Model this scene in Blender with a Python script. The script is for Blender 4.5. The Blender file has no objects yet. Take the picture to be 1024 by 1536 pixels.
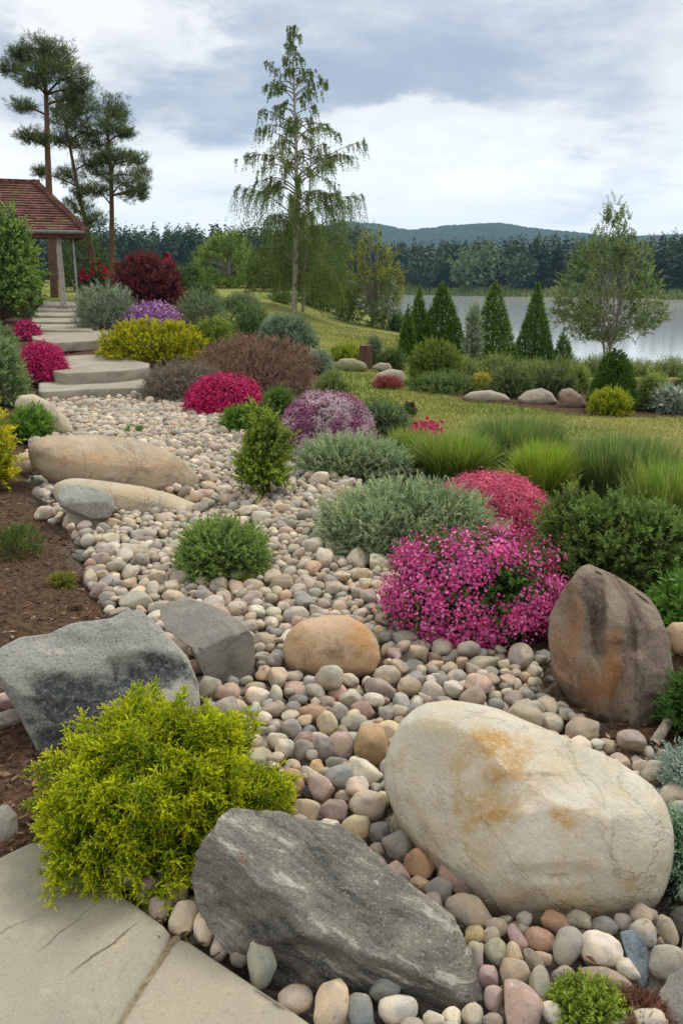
import bpy, bmesh, math, random
import numpy as np

sc = bpy.context.scene
COL = sc.collection
R_ = math.radians
# ------------------------------------------------------------------ camera
F_PX, CX, CY = 1278.0, 512.0, 768.0           # focal length of the 1024x1536 photograph, in pixels
PITCH = R_(15.4)
CAM = np.array([0.0, 0.0, 1.6])
FW = np.array([0, math.cos(PITCH), -math.sin(PITCH)])
UP = np.array([0, math.sin(PITCH), math.cos(PITCH)])
RT = np.array([1.0, 0, 0])
cd = bpy.data.cameras.new('camera')
cam = bpy.data.objects.new('camera', cd)
COL.objects.link(cam)
cam.location = CAM
cam.rotation_euler = (math.pi / 2 - PITCH, 0, 0)
cd.sensor_fit = 'VERTICAL'
cd.angle = 2 * math.atan(768 / F_PX)
cd.clip_end = 9000
sc.camera = cam
# ------------------------------------------------------------------ light
SUN_AZ, SUN_EL = R_(38), R_(52)               # from ahead and to the side, through thin cloud
ld = bpy.data.lights.new('sun', 'SUN')
ld.energy = 1.9
ld.angle = R_(14)
ld.color = (1.0, 0.955, 0.89)
sun = bpy.data.objects.new('sun', ld)
COL.objects.link(sun)
sun.rotation_euler = (math.pi / 2 - SUN_EL, 0, math.pi - SUN_AZ)
sc.view_settings.view_transform = 'Standard'
sc.view_settings.look = 'None'
sc.view_settings.exposure = 0.08
sc.view_settings.gamma = 1.0
sc.cycles.max_bounces = 6
sc.cycles.diffuse_bounces = 3
sc.cycles.glossy_bounces = 2
sc.cycles.transmission_bounces = 3
sc.cycles.transparent_max_bounces = 4
sc.cycles.volume_bounces = 1
sc.cycles.use_denoising = True


class Nt:
    """small helper round a node tree"""
    def __init__(s, nt):
        s.t = nt
        nt.nodes.clear()

    def n(s, typ, ins=None, **kw):
        nd = s.t.nodes.new(typ)
        for k, v in kw.items():
            setattr(nd, k, v)
        for k, v in (ins or {}).items():
            s.put(nd.inputs[k], v)
        return nd

    def put(s, sock, v):
        if isinstance(v, bpy.types.Node):
            v = v.outputs[0]
        if isinstance(v, bpy.types.NodeSocket):
            s.t.links.new(v, sock)
        else:
            if isinstance(v, (tuple, list)) and len(v) == 3 and sock.type == 'RGBA':
                v = (*v, 1)
            sock.default_value = v

    def m(s, op, a, b=0.0, c=None, clamp=False):
        nd = s.t.nodes.new('ShaderNodeMath')
        nd.operation = op
        nd.use_clamp = clamp
        s.put(nd.inputs[0], a)
        s.put(nd.inputs[1], b)
        if c is not None:
            s.put(nd.inputs[2], c)
        return nd.outputs[0]

    def v(s, op, a, b=(0, 0, 0), scale=None):
        nd = s.t.nodes.new('ShaderNodeVectorMath')
        nd.operation = op
        s.put(nd.inputs[0], a)
        s.put(nd.inputs[1], b)
        if scale is not None:
            s.put(nd.inputs[3], scale)
        return nd.outputs['Value'] if op in ('DOT_PRODUCT', 'LENGTH', 'DISTANCE') else nd.outputs[0]

    def mix(s, f, a, b, mode='MIX'):
        nd = s.t.nodes.new('ShaderNodeMix')
        nd.data_type = 'RGBA'
        nd.blend_type = mode
        s.put(nd.inputs[0], f)
        s.put(nd.inputs[6], a)
        s.put(nd.inputs[7], b)
        return nd.outputs[2]

    def noise(s, vec, scale, detail=4, rough=0.55, dist=0.0, col=False):
        nd = s.n('ShaderNodeTexNoise', {'Scale': scale, 'Detail': detail, 'Roughness': rough, 'Distortion': dist})
        s.put(nd.inputs['Vector'], vec)
        return nd.outputs['Color' if col else 'Fac']

    def ramp(s, f, lo, hi, a=0.0, b=1.0):
        nd = s.n('ShaderNodeMapRange', {'From Min': lo, 'From Max': hi, 'To Min': a, 'To Max': b}, interpolation_type='SMOOTHSTEP')
        s.put(nd.inputs['Value'], f)
        return nd.outputs[0]


def S(r, g, b, k=1.0):
    """colour picked from 0-255 values, as a linear albedo"""
    f = lambda c: (c / 255 / 12.92) if c <= 10 else ((c / 255 + 0.055) / 1.055) ** 2.4
    return (f(r) * k, f(g) * k, f(b) * k)


def pix_dir(px, py):
    d = FW + (px - CX) / F_PX * RT - (py - CY) / F_PX * UP
    return d / np.linalg.norm(d)


w = bpy.data.worlds.new('World')
sc.world = w
w.use_nodes = True
T = Nt(w.node_tree)
tc = T.n('ShaderNodeTexCoord')
dirv = tc.outputs['Generated']
sep = T.n('ShaderNodeSeparateXYZ', {0: dirv})
X, Y, Z = sep.outputs
zz = T.m('ADD', T.m('MAXIMUM', Z, 0.0), 0.13)
cxy = T.n('ShaderNodeCombineXYZ', {0: T.m('DIVIDE', X, zz), 1: T.m('DIVIDE', Y, zz), 2: 0.37})
warp = T.noise(cxy, 1.1, 3, 0.5, col=True)
cl1 = T.noise(cxy, 1.25, 9, 0.56, 0.35)
d3 = T.v('MULTIPLY', dirv, (1.0, 1.0, 2.1))
cl2 = T.m('ADD', T.m('MULTIPLY', T.noise(d3, 5.2, 10, 0.58, 0.5), .65), T.m('MULTIPLY', T.noise(cxy, 4.2, 8, 0.6, 0.6), .35))
ay = T.m('MAXIMUM', T.m('ABSOLUTE', Y), 0.05)
uv = T.n('ShaderNodeCombineXYZ', {0: T.m('DIVIDE', X, ay), 1: T.m('DIVIDE', Z, ay), 2: 0.0})
wv = T.v('MULTIPLY', T.v('SUBTRACT', warp, (0.5, 0.5, 0.5)), (0.42, 0.16, 0.0))
wv2 = T.v('MULTIPLY', T.v('SUBTRACT', T.noise(d3, 9.0, 8, 0.62, col=True), (0.5, 0.5, 0.5)), (0.26, 0.13, 0.0))
uvw = T.v('ADD', T.v('ADD', uv, wv), wv2)
yfront = T.ramp(Y, -0.1, 0.15)


def blob(px, py, sx, sy):
    d = pix_dir(px, py)
    q = T.v('DIVIDE', T.v('SUBTRACT', uvw, (d[0] / d[1], d[2] / d[1], 0)), (sx / F_PX, sy / F_PX, 1))
    e = T.m('EXPONENT', T.m('MULTIPLY', T.v('DOT_PRODUCT', q, q), -1.0))
    return T.m('MULTIPLY', e, yfront)


light = T.ramp(cl1, 0.25, 0.75, 0.0, 1.0)
for (a, k) in (((430, 118, 330, 62), -0.62), ((760, 40, 300, 60), -0.5), ((40, 25, 130, 36), -0.45), ((230, 165, 170, 28), -0.35), ((880, 120, 260, 45), -0.12),
               ((190, 38, 55, 42), 1.25), ((235, 110, 60, 40), 0.35), ((560, 225, 420, 38), 0.5), ((90, 240, 190, 50), 0.5), ((720, 190, 120, 22), 0.35), ((860, 215, 90, 18), 0.4), ((530, 195, 60, 14), 0.5)):
    light = T.m('ADD', light, T.m('MULTIPLY', blob(*a), k))
light = T.m('ADD', light, T.ramp(Z, 0.20, 0.02, 0.0, 0.30))
light = T.m('ADD', light, T.m('MULTIPLY', T.m('SUBTRACT', cl2, 0.5), 1.9))
ccol = T.mix(T.ramp(light, -.45, .95), S(168, 182, 203), S(236, 239, 242))
ccol = T.mix(T.ramp(light, 0.9, 1.5), ccol, S(246, 248, 250))
ccol = T.mix(T.ramp(Z, 0.11, 0.0, 0.0, 0.75), ccol, S(219, 225, 232))
hi = T.m('ADD', T.ramp(Z, 0.30, 0.75, 1.04, 1.50), T.ramp(Z, .20, 0.0, 0.0, .36))
ccol = T.mix(T.ramp(Z, .28, .5), ccol, S(214, 214, 214))          # the unseen upper sky is the brighter part of a cloudy dome
skyt = T.n('ShaderNodeTexSky', sky_type='NISHITA', sun_disc=False)
skyt.sun_elevation = SUN_EL
skyt.sun_rotation = SUN_AZ
b1 = T.n('ShaderNodeBackground', {'Color': skyt, 'Strength': 0.10})
b2 = T.n('ShaderNodeBackground', {'Color': ccol, 'Strength': hi})
cover = T.ramp(light, -0.1, 0.35, 0.93, 0.985)
mx = T.n('ShaderNodeMixShader', {0: cover, 1: b1.outputs[0], 2: b2.outputs[0]})
T.n('ShaderNodeOutputWorld', {'Surface': mx.outputs[0]})
w.cycles.sampling_method = 'MANUAL'
w.cycles.sample_map_resolution = 512

# ------------------------------------------------------------------ numeric helpers
RNG = np.random.default_rng(11)


def unit(v):
    return v / np.maximum(np.linalg.norm(v, axis=-1, keepdims=True), 1e-9)


def sst(a, b, x):
    t = np.clip((x - a) / (b - a), 0, 1)
    return t * t * (3 - 2 * t)


def _hash(ix, iy, iz, seed):
    h = (ix * 374761393 + iy * 668265263 + iz * 2147483647 + seed * 1274126177) & 0xFFFFFFFF
    h = ((h ^ (h >> 13)) * 1274126177) & 0xFFFFFFFF
    h = ((h ^ (h >> 16)) * 2246822519) & 0xFFFFFFFF
    return ((h ^ (h >> 15)) & 0xFFFFFF) / float(0xFFFFFF) * 2 - 1


def vnoise(P, seed=0):
    P = np.asarray(P, float)
    i = np.floor(P).astype(np.int64)
    f = P - i
    u = f * f * f * (f * (f * 6 - 15) + 10)
    out = 0
    for dx in (0, 1):
        wx = u[..., 0] if dx else 1 - u[..., 0]
        for dy in (0, 1):
            wy = u[..., 1] if dy else 1 - u[..., 1]
            for dz in (0, 1):
                wz = u[..., 2] if dz else 1 - u[..., 2]
                out = out + wx * wy * wz * _hash(i[..., 0] + dx, i[..., 1] + dy, i[..., 2] + dz, seed)
    return out


def fbm(P, octv=4, seed=0, gain=0.5, ridge=False):
    P = np.asarray(P, float)
    a, s, o = 1.0, 0.0, 0.0
    for k in range(octv):
        q = vnoise(P * 2 ** k + k * 17.31, seed + k)
        if ridge:
            q = 1 - 2 * np.abs(q)
        o = o + a * q
        s += a
        a *= gain
    return o / s


def P3(x, y, z=0.0):
    x, y = np.broadcast_arrays(np.asarray(x, float), np.asarray(y, float))
    return np.stack([x, y, np.full_like(x, z)], -1)


# ------------------------------------------------------------------ the lie of the land
WATER_Z = -2.4


def shore_y(x):
    return np.interp(x, [-60, -10, 2.7, 7.7, 12.5, 30, 80], [150, 105, 73, 42, 31, 25, 20])


def far_y(x):
    return np.clip(212 - (x - 15) * 1.06, 118, 215)


def land(x, y):
    """height of the ground"""
    x, y = np.broadcast_arrays(np.asarray(x, float), np.asarray(y, float))
    rise = np.interp(y, [11.4, 16.5, 25, 36, 60], [0, .37, .60, 1.0, 1.3])
    h = rise * sst(0.6, -3.4, x)
    h = h - 0.046 * np.clip(y - 9, 0, 16) * sst(-1.0, 5.0, x)
    h = h + 0.05 * fbm(P3(x * .35, y * .35), 3, 5) * sst(5, 9, y)
    h = h + 0.10 * sst(-.9, -2.2, x) * sst(2.2, 3.4, y) * sst(9, 6, y)      # the mulch bed is a little higher
    s = shore_y(x)
    h = h + (-3.6 - h) * sst(s - 26, s + 4, y)
    f = far_y(x)
    far = -2.9 + 1.5 * sst(f - 3, f + 5, y) + 4.5 * sst(f + 6, f + 110, y) + 2 * sst(f + 110, f + 900, y)
    return np.where(y > f - 4, np.maximum(h, far), h)


def ray_ground(px, py, lift=0.0):
    d = pix_dir(px, py)
    t = np.geomspace(0.8, 420, 3500)
    p = CAM + d * t[:, None]
    g = p[:, 2] - land(p[:, 0], p[:, 1]) - lift
    k = int(np.argmax(g < 0)) if (g < 0).any() else len(t) - 1
    if k == 0:
        return p[0]
    a = g[k - 1] / (g[k - 1] - g[k] + 1e-12)
    return p[k - 1] + (p[k] - p[k - 1]) * a


def ray_z(px, py, z):
    d = pix_dir(px, py)
    return CAM + d * ((z - CAM[2]) / d[2])


def ray_dist(px, py, dist):
    """the point on that ray at horizontal distance dist"""
    d = pix_dir(px, py)
    return CAM + d * (dist / math.hypot(d[0], d[1]))


def project(P):
    q = np.asarray(P, float) - CAM
    z = q @ FW
    return CX + F_PX * (q @ RT) / z, CY - F_PX * (q @ UP) / z, z


def in_poly(x, y, poly):
    x, y = np.asarray(x), np.asarray(y)
    r = np.zeros(np.broadcast(x, y).shape, bool)
    n = len(poly)
    for i in range(n):
        x1, y1 = poly[i]
        x2, y2 = poly[(i + 1) % n]
        c = ((y1 > y) != (y2 > y)) & (x < (x2 - x1) * (y - y1) / ((y2 - y1) if y2 != y1 else 1e-9) + x1)
        r ^= c
    return r


# ------------------------------------------------------------------ object helpers
def link(name, data, parent=None):
    o = bpy.data.objects.new(name, data)
    COL.objects.link(o)
    if parent is not None:
        o.parent = parent
    return o


def tag(o, label=None, cat=None, group=None, kind=None):
    if label:
        o['label'] = label
    if cat:
        o['category'] = cat
    if group:
        o['group'] = group
    if kind:
        o['kind'] = kind
    return o


def thing(name, label, cat, loc, group=None):
    o = link(name, None)
    o.location = [float(v) for v in loc]
    o.empty_display_size = 0.1
    return tag(o, label, cat, group)


def mesh_of(name, V, F, mat=None, C=None, smooth=False, attrs=None):
    """V (n,3); F (m,k) of one face size; C (n,3) colour per vertex"""
    V = np.ascontiguousarray(V, np.float32)
    F = np.ascontiguousarray(F, np.int32)
    me = bpy.data.meshes.new(name)
    m, k = F.shape
    me.vertices.add(len(V))
    me.vertices.foreach_set('co', V.ravel())
    me.loops.add(m * k)
    me.loops.foreach_set('vertex_index', F.ravel())
    me.polygons.add(m)
    me.polygons.foreach_set('loop_start', np.arange(0, m * k, k, dtype=np.int32))
    if smooth:
        me.polygons.foreach_set('use_smooth', np.ones(m, bool))
    me.update(calc_edges=True)
    if C is not None:
        a = me.attributes.new('col', 'FLOAT_COLOR', 'POINT')
        a.data.foreach_set('color', np.concatenate([np.asarray(C, np.float32), np.ones((len(V), 1), np.float32)], 1).ravel())
    for nm, val in (attrs or {}).items():
        a = me.attributes.new(nm, 'FLOAT', 'POINT')
        a.data.foreach_set('value', np.ascontiguousarray(val, np.float32))
    if mat:
        me.materials.append(mat)
    return me


_ico = {}


def ico(sub):
    if sub not in _ico:
        bm = bmesh.new()
        bmesh.ops.create_icosphere(bm, subdivisions=sub, radius=1.0)
        bm.verts.ensure_lookup_table()
        V = np.array([v.co[:] for v in bm.verts])
        F = np.array([[v.index for v in f.verts] for f in bm.faces])
        bm.free()
        _ico[sub] = (unit(V), F)
    return _ico[sub]


class FB:
    """collects quads with a colour each, in world space, and builds them as one mesh about an origin"""
    def __init__(s):
        s.V, s.F, s.C, s.n = [], [], [], 0

    def quads(s, q, c):
        m = len(q)
        if not m:
            return
        s.V.append(q.reshape(-1, 3))
        s.F.append(np.arange(m * 4).reshape(m, 4) + s.n)
        c = np.broadcast_to(np.asarray(c, float), (m, 3))
        s.C.append(np.repeat(c, 4, 0))
        s.n += m * 4

    def grid(s, V, F, c):
        s.V.append(V)
        s.F.append(F + s.n)
        s.C.append(np.broadcast_to(np.asarray(c, float), (len(V), 3)))
        s.n += len(V)

    def leaves(s, P, D, N, L, W, c, fold=0.2, droop=0.0):
        L = np.broadcast_to(np.asarray(L, float), (len(P),))[:, None]
        W = np.broadcast_to(np.asarray(W, float), (len(P),))[:, None]
        sd = unit(np.cross(D, N))
        nn = unit(np.cross(sd, D))
        mid = P + D * L * .48 + nn * W * fold
        tip = P + D * L - np.array([0, 0, 1.0]) * L * droop
        s.quads(np.stack([P, mid + sd * W * .5, tip, mid - sd * W * .5], 1), c)

    def tube(s, pts, rad, c, sides=6):
        pts = np.asarray(pts, float)
        k = len(pts)
        rad = np.broadcast_to(np.asarray(rad, float), (k,))
        t = unit(np.gradient(pts, axis=0))
        ref = np.where(np.abs(t[:, 2:3]) < .9, np.array([[0, 0, 1.0]]), np.array([[1.0, 0, 0]]))
        a = unit(np.cross(t, ref))
        b = np.cross(t, a)
        an = np.arange(sides) * 2 * math.pi / sides
        ring = pts[:, None] + rad[:, None, None] * (a[:, None] * np.cos(an)[None, :, None] + b[:, None] * np.sin(an)[None, :, None])
        V = ring.reshape(-1, 3)
        i, j = np.meshgrid(np.arange(k - 1), np.arange(sides), indexing='ij')
        j2 = (j + 1) % sides
        F = np.stack([i * sides + j, i * sides + j2, (i + 1) * sides + j2, (i + 1) * sides + j], -1).reshape(-1, 4)
        s.grid(V, F, c)

    def build(s, name, mat, origin, parent=None, smooth=False):
        V = np.concatenate(s.V) - np.asarray(origin, float)
        me = mesh_of(name, V, np.concatenate(s.F), mat, np.concatenate(s.C), smooth)
        o = link(name, me, parent)
        if parent is None:
            o.location = [float(v) for v in origin]
        return o


def basis(D):
    D = unit(D)
    ref = np.where(np.abs(D[:, 2:3]) < .9, np.array([[0, 0, 1.0]]), np.array([[1.0, 0, 0]]))
    e1 = unit(np.cross(D, ref))
    return D, e1, np.cross(D, e1)


def rdir(n, rng):
    return unit(rng.normal(size=(n, 3)))
# ------------------------------------------------------------------ materials
def material(name):
    m = bpy.data.materials.new(name)
    m.use_nodes = True
    return m, Nt(m.node_tree)


def out(T, sh, vol=None):
    o = T.n('ShaderNodeOutputMaterial')
    if sh is not None:
        T.put(o.inputs['Surface'], sh)
    if vol is not None:
        T.put(o.inputs['Volume'], vol)


def pbsdf(T, col, rough=0.8, spec=0.3, normal=None, **kw):
    b = T.n('ShaderNodeBsdfPrincipled')
    T.put(b.inputs['Base Color'], col)
    T.put(b.inputs['Roughness'], rough)
    T.put(b.inputs['Specular IOR Level'], spec)
    if normal is not None:
        T.put(b.inputs['Normal'], normal)
    return b.outputs[0]


def bump(T, h, strength=0.5, dist=0.01):
    b = T.n('ShaderNodeBump', {'Strength': strength, 'Distance': dist})
    T.put(b.inputs['Height'], h)
    return b.outputs[0]


def leaf_material(name, trans=0.28, rough=0.55, spec=0.25):
    m, T = material(name)
    a = T.n('ShaderNodeAttribute', attribute_name='col').outputs['Color']
    oi = T.n('ShaderNodeObjectInfo').outputs['Random']
    geo = T.n('ShaderNodeNewGeometry')
    nz = T.noise(geo.outputs['Position'], 9.0, 3)
    c = T.mix(1.0, a, T.n('ShaderNodeCombineColor', {0: T.ramp(nz, .3, .7, .82, 1.18), 1: T.ramp(nz, .3, .7, .86, 1.14), 2: T.ramp(nz, .3, .7, .9, 1.1)}), 'MULTIPLY')
    p = pbsdf(T, c, rough, spec)
    tr = T.n('ShaderNodeBsdfTranslucent')
    T.put(tr.inputs['Color'], T.mix(1.0, c, (1.0, 1.05, .6, 1), 'MULTIPLY'))
    mx = T.n('ShaderNodeMixShader', {0: trans, 1: p, 2: tr.outputs[0]})
    out(T, mx.outputs[0])
    return m


M_LEAF = leaf_material('leaf')
M_PETAL = leaf_material('petal', 0.22, 0.6, 0.15)
M_NEEDLE = leaf_material('needle', 0.15, 0.6, 0.2)


def attr_material(name, rough=0.8, spec=0.3, bscale=40, bstr=0.5, bdist=0.01, stretch=(1, 1, 1)):
    m, T = material(name)
    a = T.n('ShaderNodeAttribute', attribute_name='col').outputs['Color']
    g = T.n('ShaderNodeTexCoord').outputs['Object']
    g = T.v('MULTIPLY', g, stretch)
    nz = T.noise(g, bscale, 6, .65)
    c = T.mix(1.0, a, T.mix(T.ramp(nz, .3, .7), (.6, .6, .6), (1.35, 1.33, 1.3)), 'MULTIPLY')
    out(T, pbsdf(T, c, rough, spec, bump(T, nz, bstr, bdist)))
    return m


M_BARK = attr_material('bark', .9, .15, 22, .8, .02, (1, 1, .3))
M_TWIG = attr_material('twig', .85, .2, 60, .4, .004)


def stone_material(name, use_object):
    """water-worn cobbles: one colour per stone, with mottling, fine grain, veins and lichen spots"""
    m, T = material(name)
    tco = T.n('ShaderNodeTexCoord').outputs['Object']
    if use_object:
        oi = T.n('ShaderNodeObjectInfo')
        base = oi.outputs['Color']
        vec = T.v('ADD', tco, T.v('SCALE', (13.1, 7.7, 21.3), scale=T.m('MULTIPLY', oi.outputs['Random'], 20.0)))
    else:
        base = T.n('ShaderNodeAttribute', attribute_name='col').outputs['Color']
        vec = tco
    n1 = T.noise(vec, 14, 5, .6, .6)
    n2 = T.noise(vec, 55, 6, .68)
    n3 = T.noise(vec, 210, 3, .6)
    c = T.mix(T.ramp(n1, .35, .68), base, T.mix(1.0, base, (1.32, 1.18, 1.0, 1), 'MULTIPLY'))
    c = T.mix(T.ramp(n1, .5, .28, 0, .55), c, T.mix(1.0, base, (.66, .66, .72, 1), 'MULTIPLY'))
    c = T.mix(T.ramp(n2, .58, .74, 0, .5), c, S(214, 206, 192))
    c = T.mix(T.ramp(n2, .43, .28, 0, .55), c, S(84, 76, 70))
    c = T.mix(T.ramp(n3, .42, .25, 0, .45), c, S(60, 56, 54))
    c = T.mix(T.ramp(n3, .6, .78, 0, .4), c, S(226, 220, 210))
    h = T.m('ADD', T.m('MULTIPLY', n2, .7), T.m('MULTIPLY', n3, .3))
    out(T, pbsdf(T, c, T.ramp(n2, .3, .7, .62, .85), .28, bump(T, h, .45, .006)))
    return m


M_COB = stone_material('cobble', True)
M_PEB = stone_material('pebble', False)


def rock_material(name, cols, scale=6.0, speck=0.5, dark=S(60, 58, 55), white=S(225, 220, 210), stain=None, stain2=None, band=None, grain=160,
                  rough=.85, bstr=.6, bdist=.012, lich=None, mott=.55, vein=None, pit=1.0, lichs=26, licht=(.6, .68)):
    """cols: three albedos mixed by noise; stain / stain2: colours laid by the mesh's own stain masks; band: (direction, scale, dark, light)"""
    m, T = material(name)
    vec = T.n('ShaderNodeTexCoord').outputs['Object']
    n1 = T.noise(vec, scale * .45, 6, .6, .4)
    n2 = T.noise(vec, scale * 2.2, 7, .66, .3)
    n3 = T.noise(vec, grain, 4, .62)
    n4 = T.noise(vec, grain * .35, 5, .7)
    c = T.mix(T.ramp(n1, .34, .66), cols[0], cols[1])
    c = T.mix(T.ramp(n2, .45, .72, 0, mott), c, cols[2])
    h = T.m('ADD', T.m('MULTIPLY', n2, .8), T.m('MULTIPLY', n4, .35))
    if band:
        d, bs, dk, lt = band[:4]
        st = band[4] if len(band) > 4 else .12
        d = np.array(d, float) / np.linalg.norm(d)
        # squeeze space along the band normal so that noise becomes layers
        along = T.v('DOT_PRODUCT', vec, tuple(d))
        flat = T.v('SUBTRACT', vec, T.v('SCALE', tuple(d), scale=along))
        q = T.v('ADD', T.v('SCALE', flat, scale=st), T.v('SCALE', tuple(d), scale=along))
        wob = T.v('SCALE', T.v('SUBTRACT', T.noise(vec, 3.0, 4, .5, col=True), (.5, .5, .5)), scale=.07)
        bn = T.noise(T.v('ADD', q, wob), bs, 8, .72)
        c = T.mix(T.ramp(bn, .5, .34, 0, .85), c, dk)
        c = T.mix(T.ramp(bn, .53, .66, 0, .8), c, lt)
        h = T.m('ADD', h, T.m('MULTIPLY', bn, 1.6))
    if stain is not None:
        s1 = T.n('ShaderNodeAttribute', attribute_name='stain').outputs['Fac']
        f = T.m('MULTIPLY', T.ramp(T.m('ADD', s1, T.m('MULTIPLY', T.m('SUBTRACT', n2, .5), .9)), .05, .95), T.ramp(n4, .3, .6, .45, 1.0), clamp=True)
        c = T.mix(f, c, T.mix(T.ramp(n2, .35, .65), stain, stain2 if stain2 is not None else stain))
    s2 = T.n('ShaderNodeAttribute', attribute_name='dark_stain_shade').outputs['Fac']
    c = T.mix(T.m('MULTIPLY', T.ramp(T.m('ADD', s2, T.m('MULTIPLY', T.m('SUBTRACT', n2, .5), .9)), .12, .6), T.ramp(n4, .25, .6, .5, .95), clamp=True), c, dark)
    if lich:
        c = T.mix(T.ramp(T.noise(vec, lichs, 6, .7, .5), licht[0], licht[1], 0, .8), c, lich)
    if vein:
        for vs, vw, vk in vein:                # thin cracks and seams, with their own slight hollow
            q = T.m('ABSOLUTE', T.m('SUBTRACT', T.noise(vec, vs, 6, .6, .8), .5))
            f = T.m('MULTIPLY', T.ramp(q, vw, 0.0), T.ramp(n1, .42, .58, .15, vk))
            c = T.mix(f, c, dark)
            h = T.m('SUBTRACT', h, T.m('MULTIPLY', f, .5))
    c = T.mix(T.ramp(n3, .46, .3, 0, speck * pit), c, dark)
    c = T.mix(T.ramp(n3, .56, .74, 0, speck), c, white)
    c = T.mix(T.ramp(n4, .62, .76, 0, speck * .5), c, white)
    h = T.m('ADD', h, T.m('MULTIPLY', n3, .25))
    out(T, pbsdf(T, c, rough, .22, bump(T, h, bstr, bdist)))
    return m


def ground_material():
    m, T = material('ground')
    vec = T.n('ShaderNodeTexCoord').outputs['Object']
    lawn = T.n('ShaderNodeAttribute', attribute_name='lawn').outputs['Fac']
    grit = T.n('ShaderNodeAttribute', attribute_name='grit').outputs['Fac']
    n1 = T.noise(vec, .35, 5, .55, .3)
    n2 = T.noise(vec, 2.3, 6, .65)
    n3 = T.noise(vec, 38, 5, .7)
    n4 = T.noise(vec, 130, 3, .6)
    g = T.mix(T.ramp(n1, .36, .62), S(118, 130, 58), S(140, 142, 78))
    g = T.mix(T.ramp(n2, .5, .72, 0, .85), g, S(158, 144, 94))
    g = T.mix(T.ramp(n2, .42, .26, 0, .6), g, S(104, 120, 44))
    g = T.mix(T.ramp(n3, .5, .25, 0, .6), g, S(84, 88, 38))
    s = T.mix(T.ramp(n3, .35, .65), S(66, 50, 39), S(104, 82, 63))
    s = T.mix(T.ramp(n4, .55, .75, 0, .8), s, S(138, 112, 88))
    s = T.mix(T.ramp(n4, .42, .28, 0, .8), s, S(44, 34, 28))
    p = T.mix(T.ramp(n3, .35, .65), S(92, 84, 74), S(140, 130, 116))
    c = T.mix(lawn, s, g)
    c = T.mix(grit, c, p)
    out(T, pbsdf(T, c, .95, .1, bump(T, T.m('ADD', n3, T.m('MULTIPLY', n4, .6)), .7, .02)))
    return m


M_GROUND = ground_material()


def slab_material(name, c0, c1, c2, cracks=(), scale=1.0):
    m, T = material(name)
    vec = T.n('ShaderNodeTexCoord').outputs['Object']
    n1 = T.noise(vec, 2.2 * scale, 6, .6, .4)
    n2 = T.noise(vec, 13 * scale, 7, .7)
    n3 = T.noise(vec, 170, 4, .65)
    n5 = T.noise(vec, 45, 5, .7)
    c = T.mix(T.ramp(n1, .34, .66), c0, c1)
    c = T.mix(T.ramp(n2, .5, .7, 0, .55), c, c2)
    c = T.mix(T.ramp(n3, .45, .28, 0, .5), c, S(96, 90, 80))
    c = T.mix(T.ramp(n3, .57, .74, 0, .4), c, S(206, 200, 188))
    c = T.mix(T.ramp(n5, .44, .3, 0, .35), c, S(104, 96, 82))
    h = T.m('ADD', T.m('MULTIPLY', n2, .5), T.m('ADD', T.m('MULTIPLY', n3, .25), T.m('MULTIPLY', n5, .4)))
    for (p, q, wd, k) in cracks:
        p, q = np.array(p[:2]), np.array(q[:2])
        d = (q - p) / np.linalg.norm(q - p)
        nr = np.array([-d[1], d[0]])
        wob = T.m('MULTIPLY', T.m('SUBTRACT', T.noise(vec, 9, 5, .6), .5), .05)
        dist = T.m('ABSOLUTE', T.m('ADD', T.m('SUBTRACT', T.v('DOT_PRODUCT', vec, (nr[0], nr[1], 0)), float(p @ nr)), wob))
        al = T.m('SUBTRACT', T.v('DOT_PRODUCT', vec, (d[0], d[1], 0)), float(p @ d))
        L = float(np.linalg.norm(q - p))
        ends = T.m('MULTIPLY', T.ramp(al, -.03, .06), T.ramp(al, L + .05, L - .08))
        f = T.m('MULTIPLY', T.m('MULTIPLY', T.ramp(dist, wd, 0.0), ends), k)
        c = T.mix(f, c, S(88, 78, 62))
        h = T.m('SUBTRACT', h, T.m('MULTIPLY', f, 1.2))
    out(T, pbsdf(T, c, .8, .22, bump(T, h, .5, .006)))
    return m


def water_material():
    m, T = material('water')
    vec = T.n('ShaderNodeTexCoord').outputs['Object']
    v2 = T.v('MULTIPLY', vec, (1.0, 2.2, 1))
    h = T.m('ADD', T.noise(v2, .9, 5, .6), T.m('MULTIPLY', T.noise(v2, 5.5, 3, .6), .25))
    out(T, pbsdf(T, S(200, 206, 209), .08, 1.0, bump(T, h, .035, .10)))
    return m


M_WATER = water_material()


def flat_material(name, col, rough=.7, spec=.3, var=.25, scale=12, stretch=(1, 1, 1), metal=0):
    m, T = material(name)
    vec = T.v('MULTIPLY', T.n('ShaderNodeTexCoord').outputs['Object'], stretch)
    nz = T.noise(vec, scale, 6, .65)
    c = T.mix(1.0, col, T.mix(T.ramp(nz, .3, .7), (1 - var,) * 3, (1 + var,) * 3), 'MULTIPLY')
    out(T, pbsdf(T, c, rough, spec, bump(T, nz, .3, .01)))
    return m


# ------------------------------------------------------------------ ground, water, hills
def axis(lo, hi, step, end, grow=1.09):
    c = list(np.arange(lo, hi + step, step))
    s = step
    while c[-1] < end:
        s *= grow
        c.append(c[-1] + s)
    s = step
    while c[0] > -end:
        s *= grow
        c.insert(0, c[0] - s)
    return np.array(c)


def px_poly(pts):
    return [tuple(ray_ground(a, b)[:2]) for a, b in pts]


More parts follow.
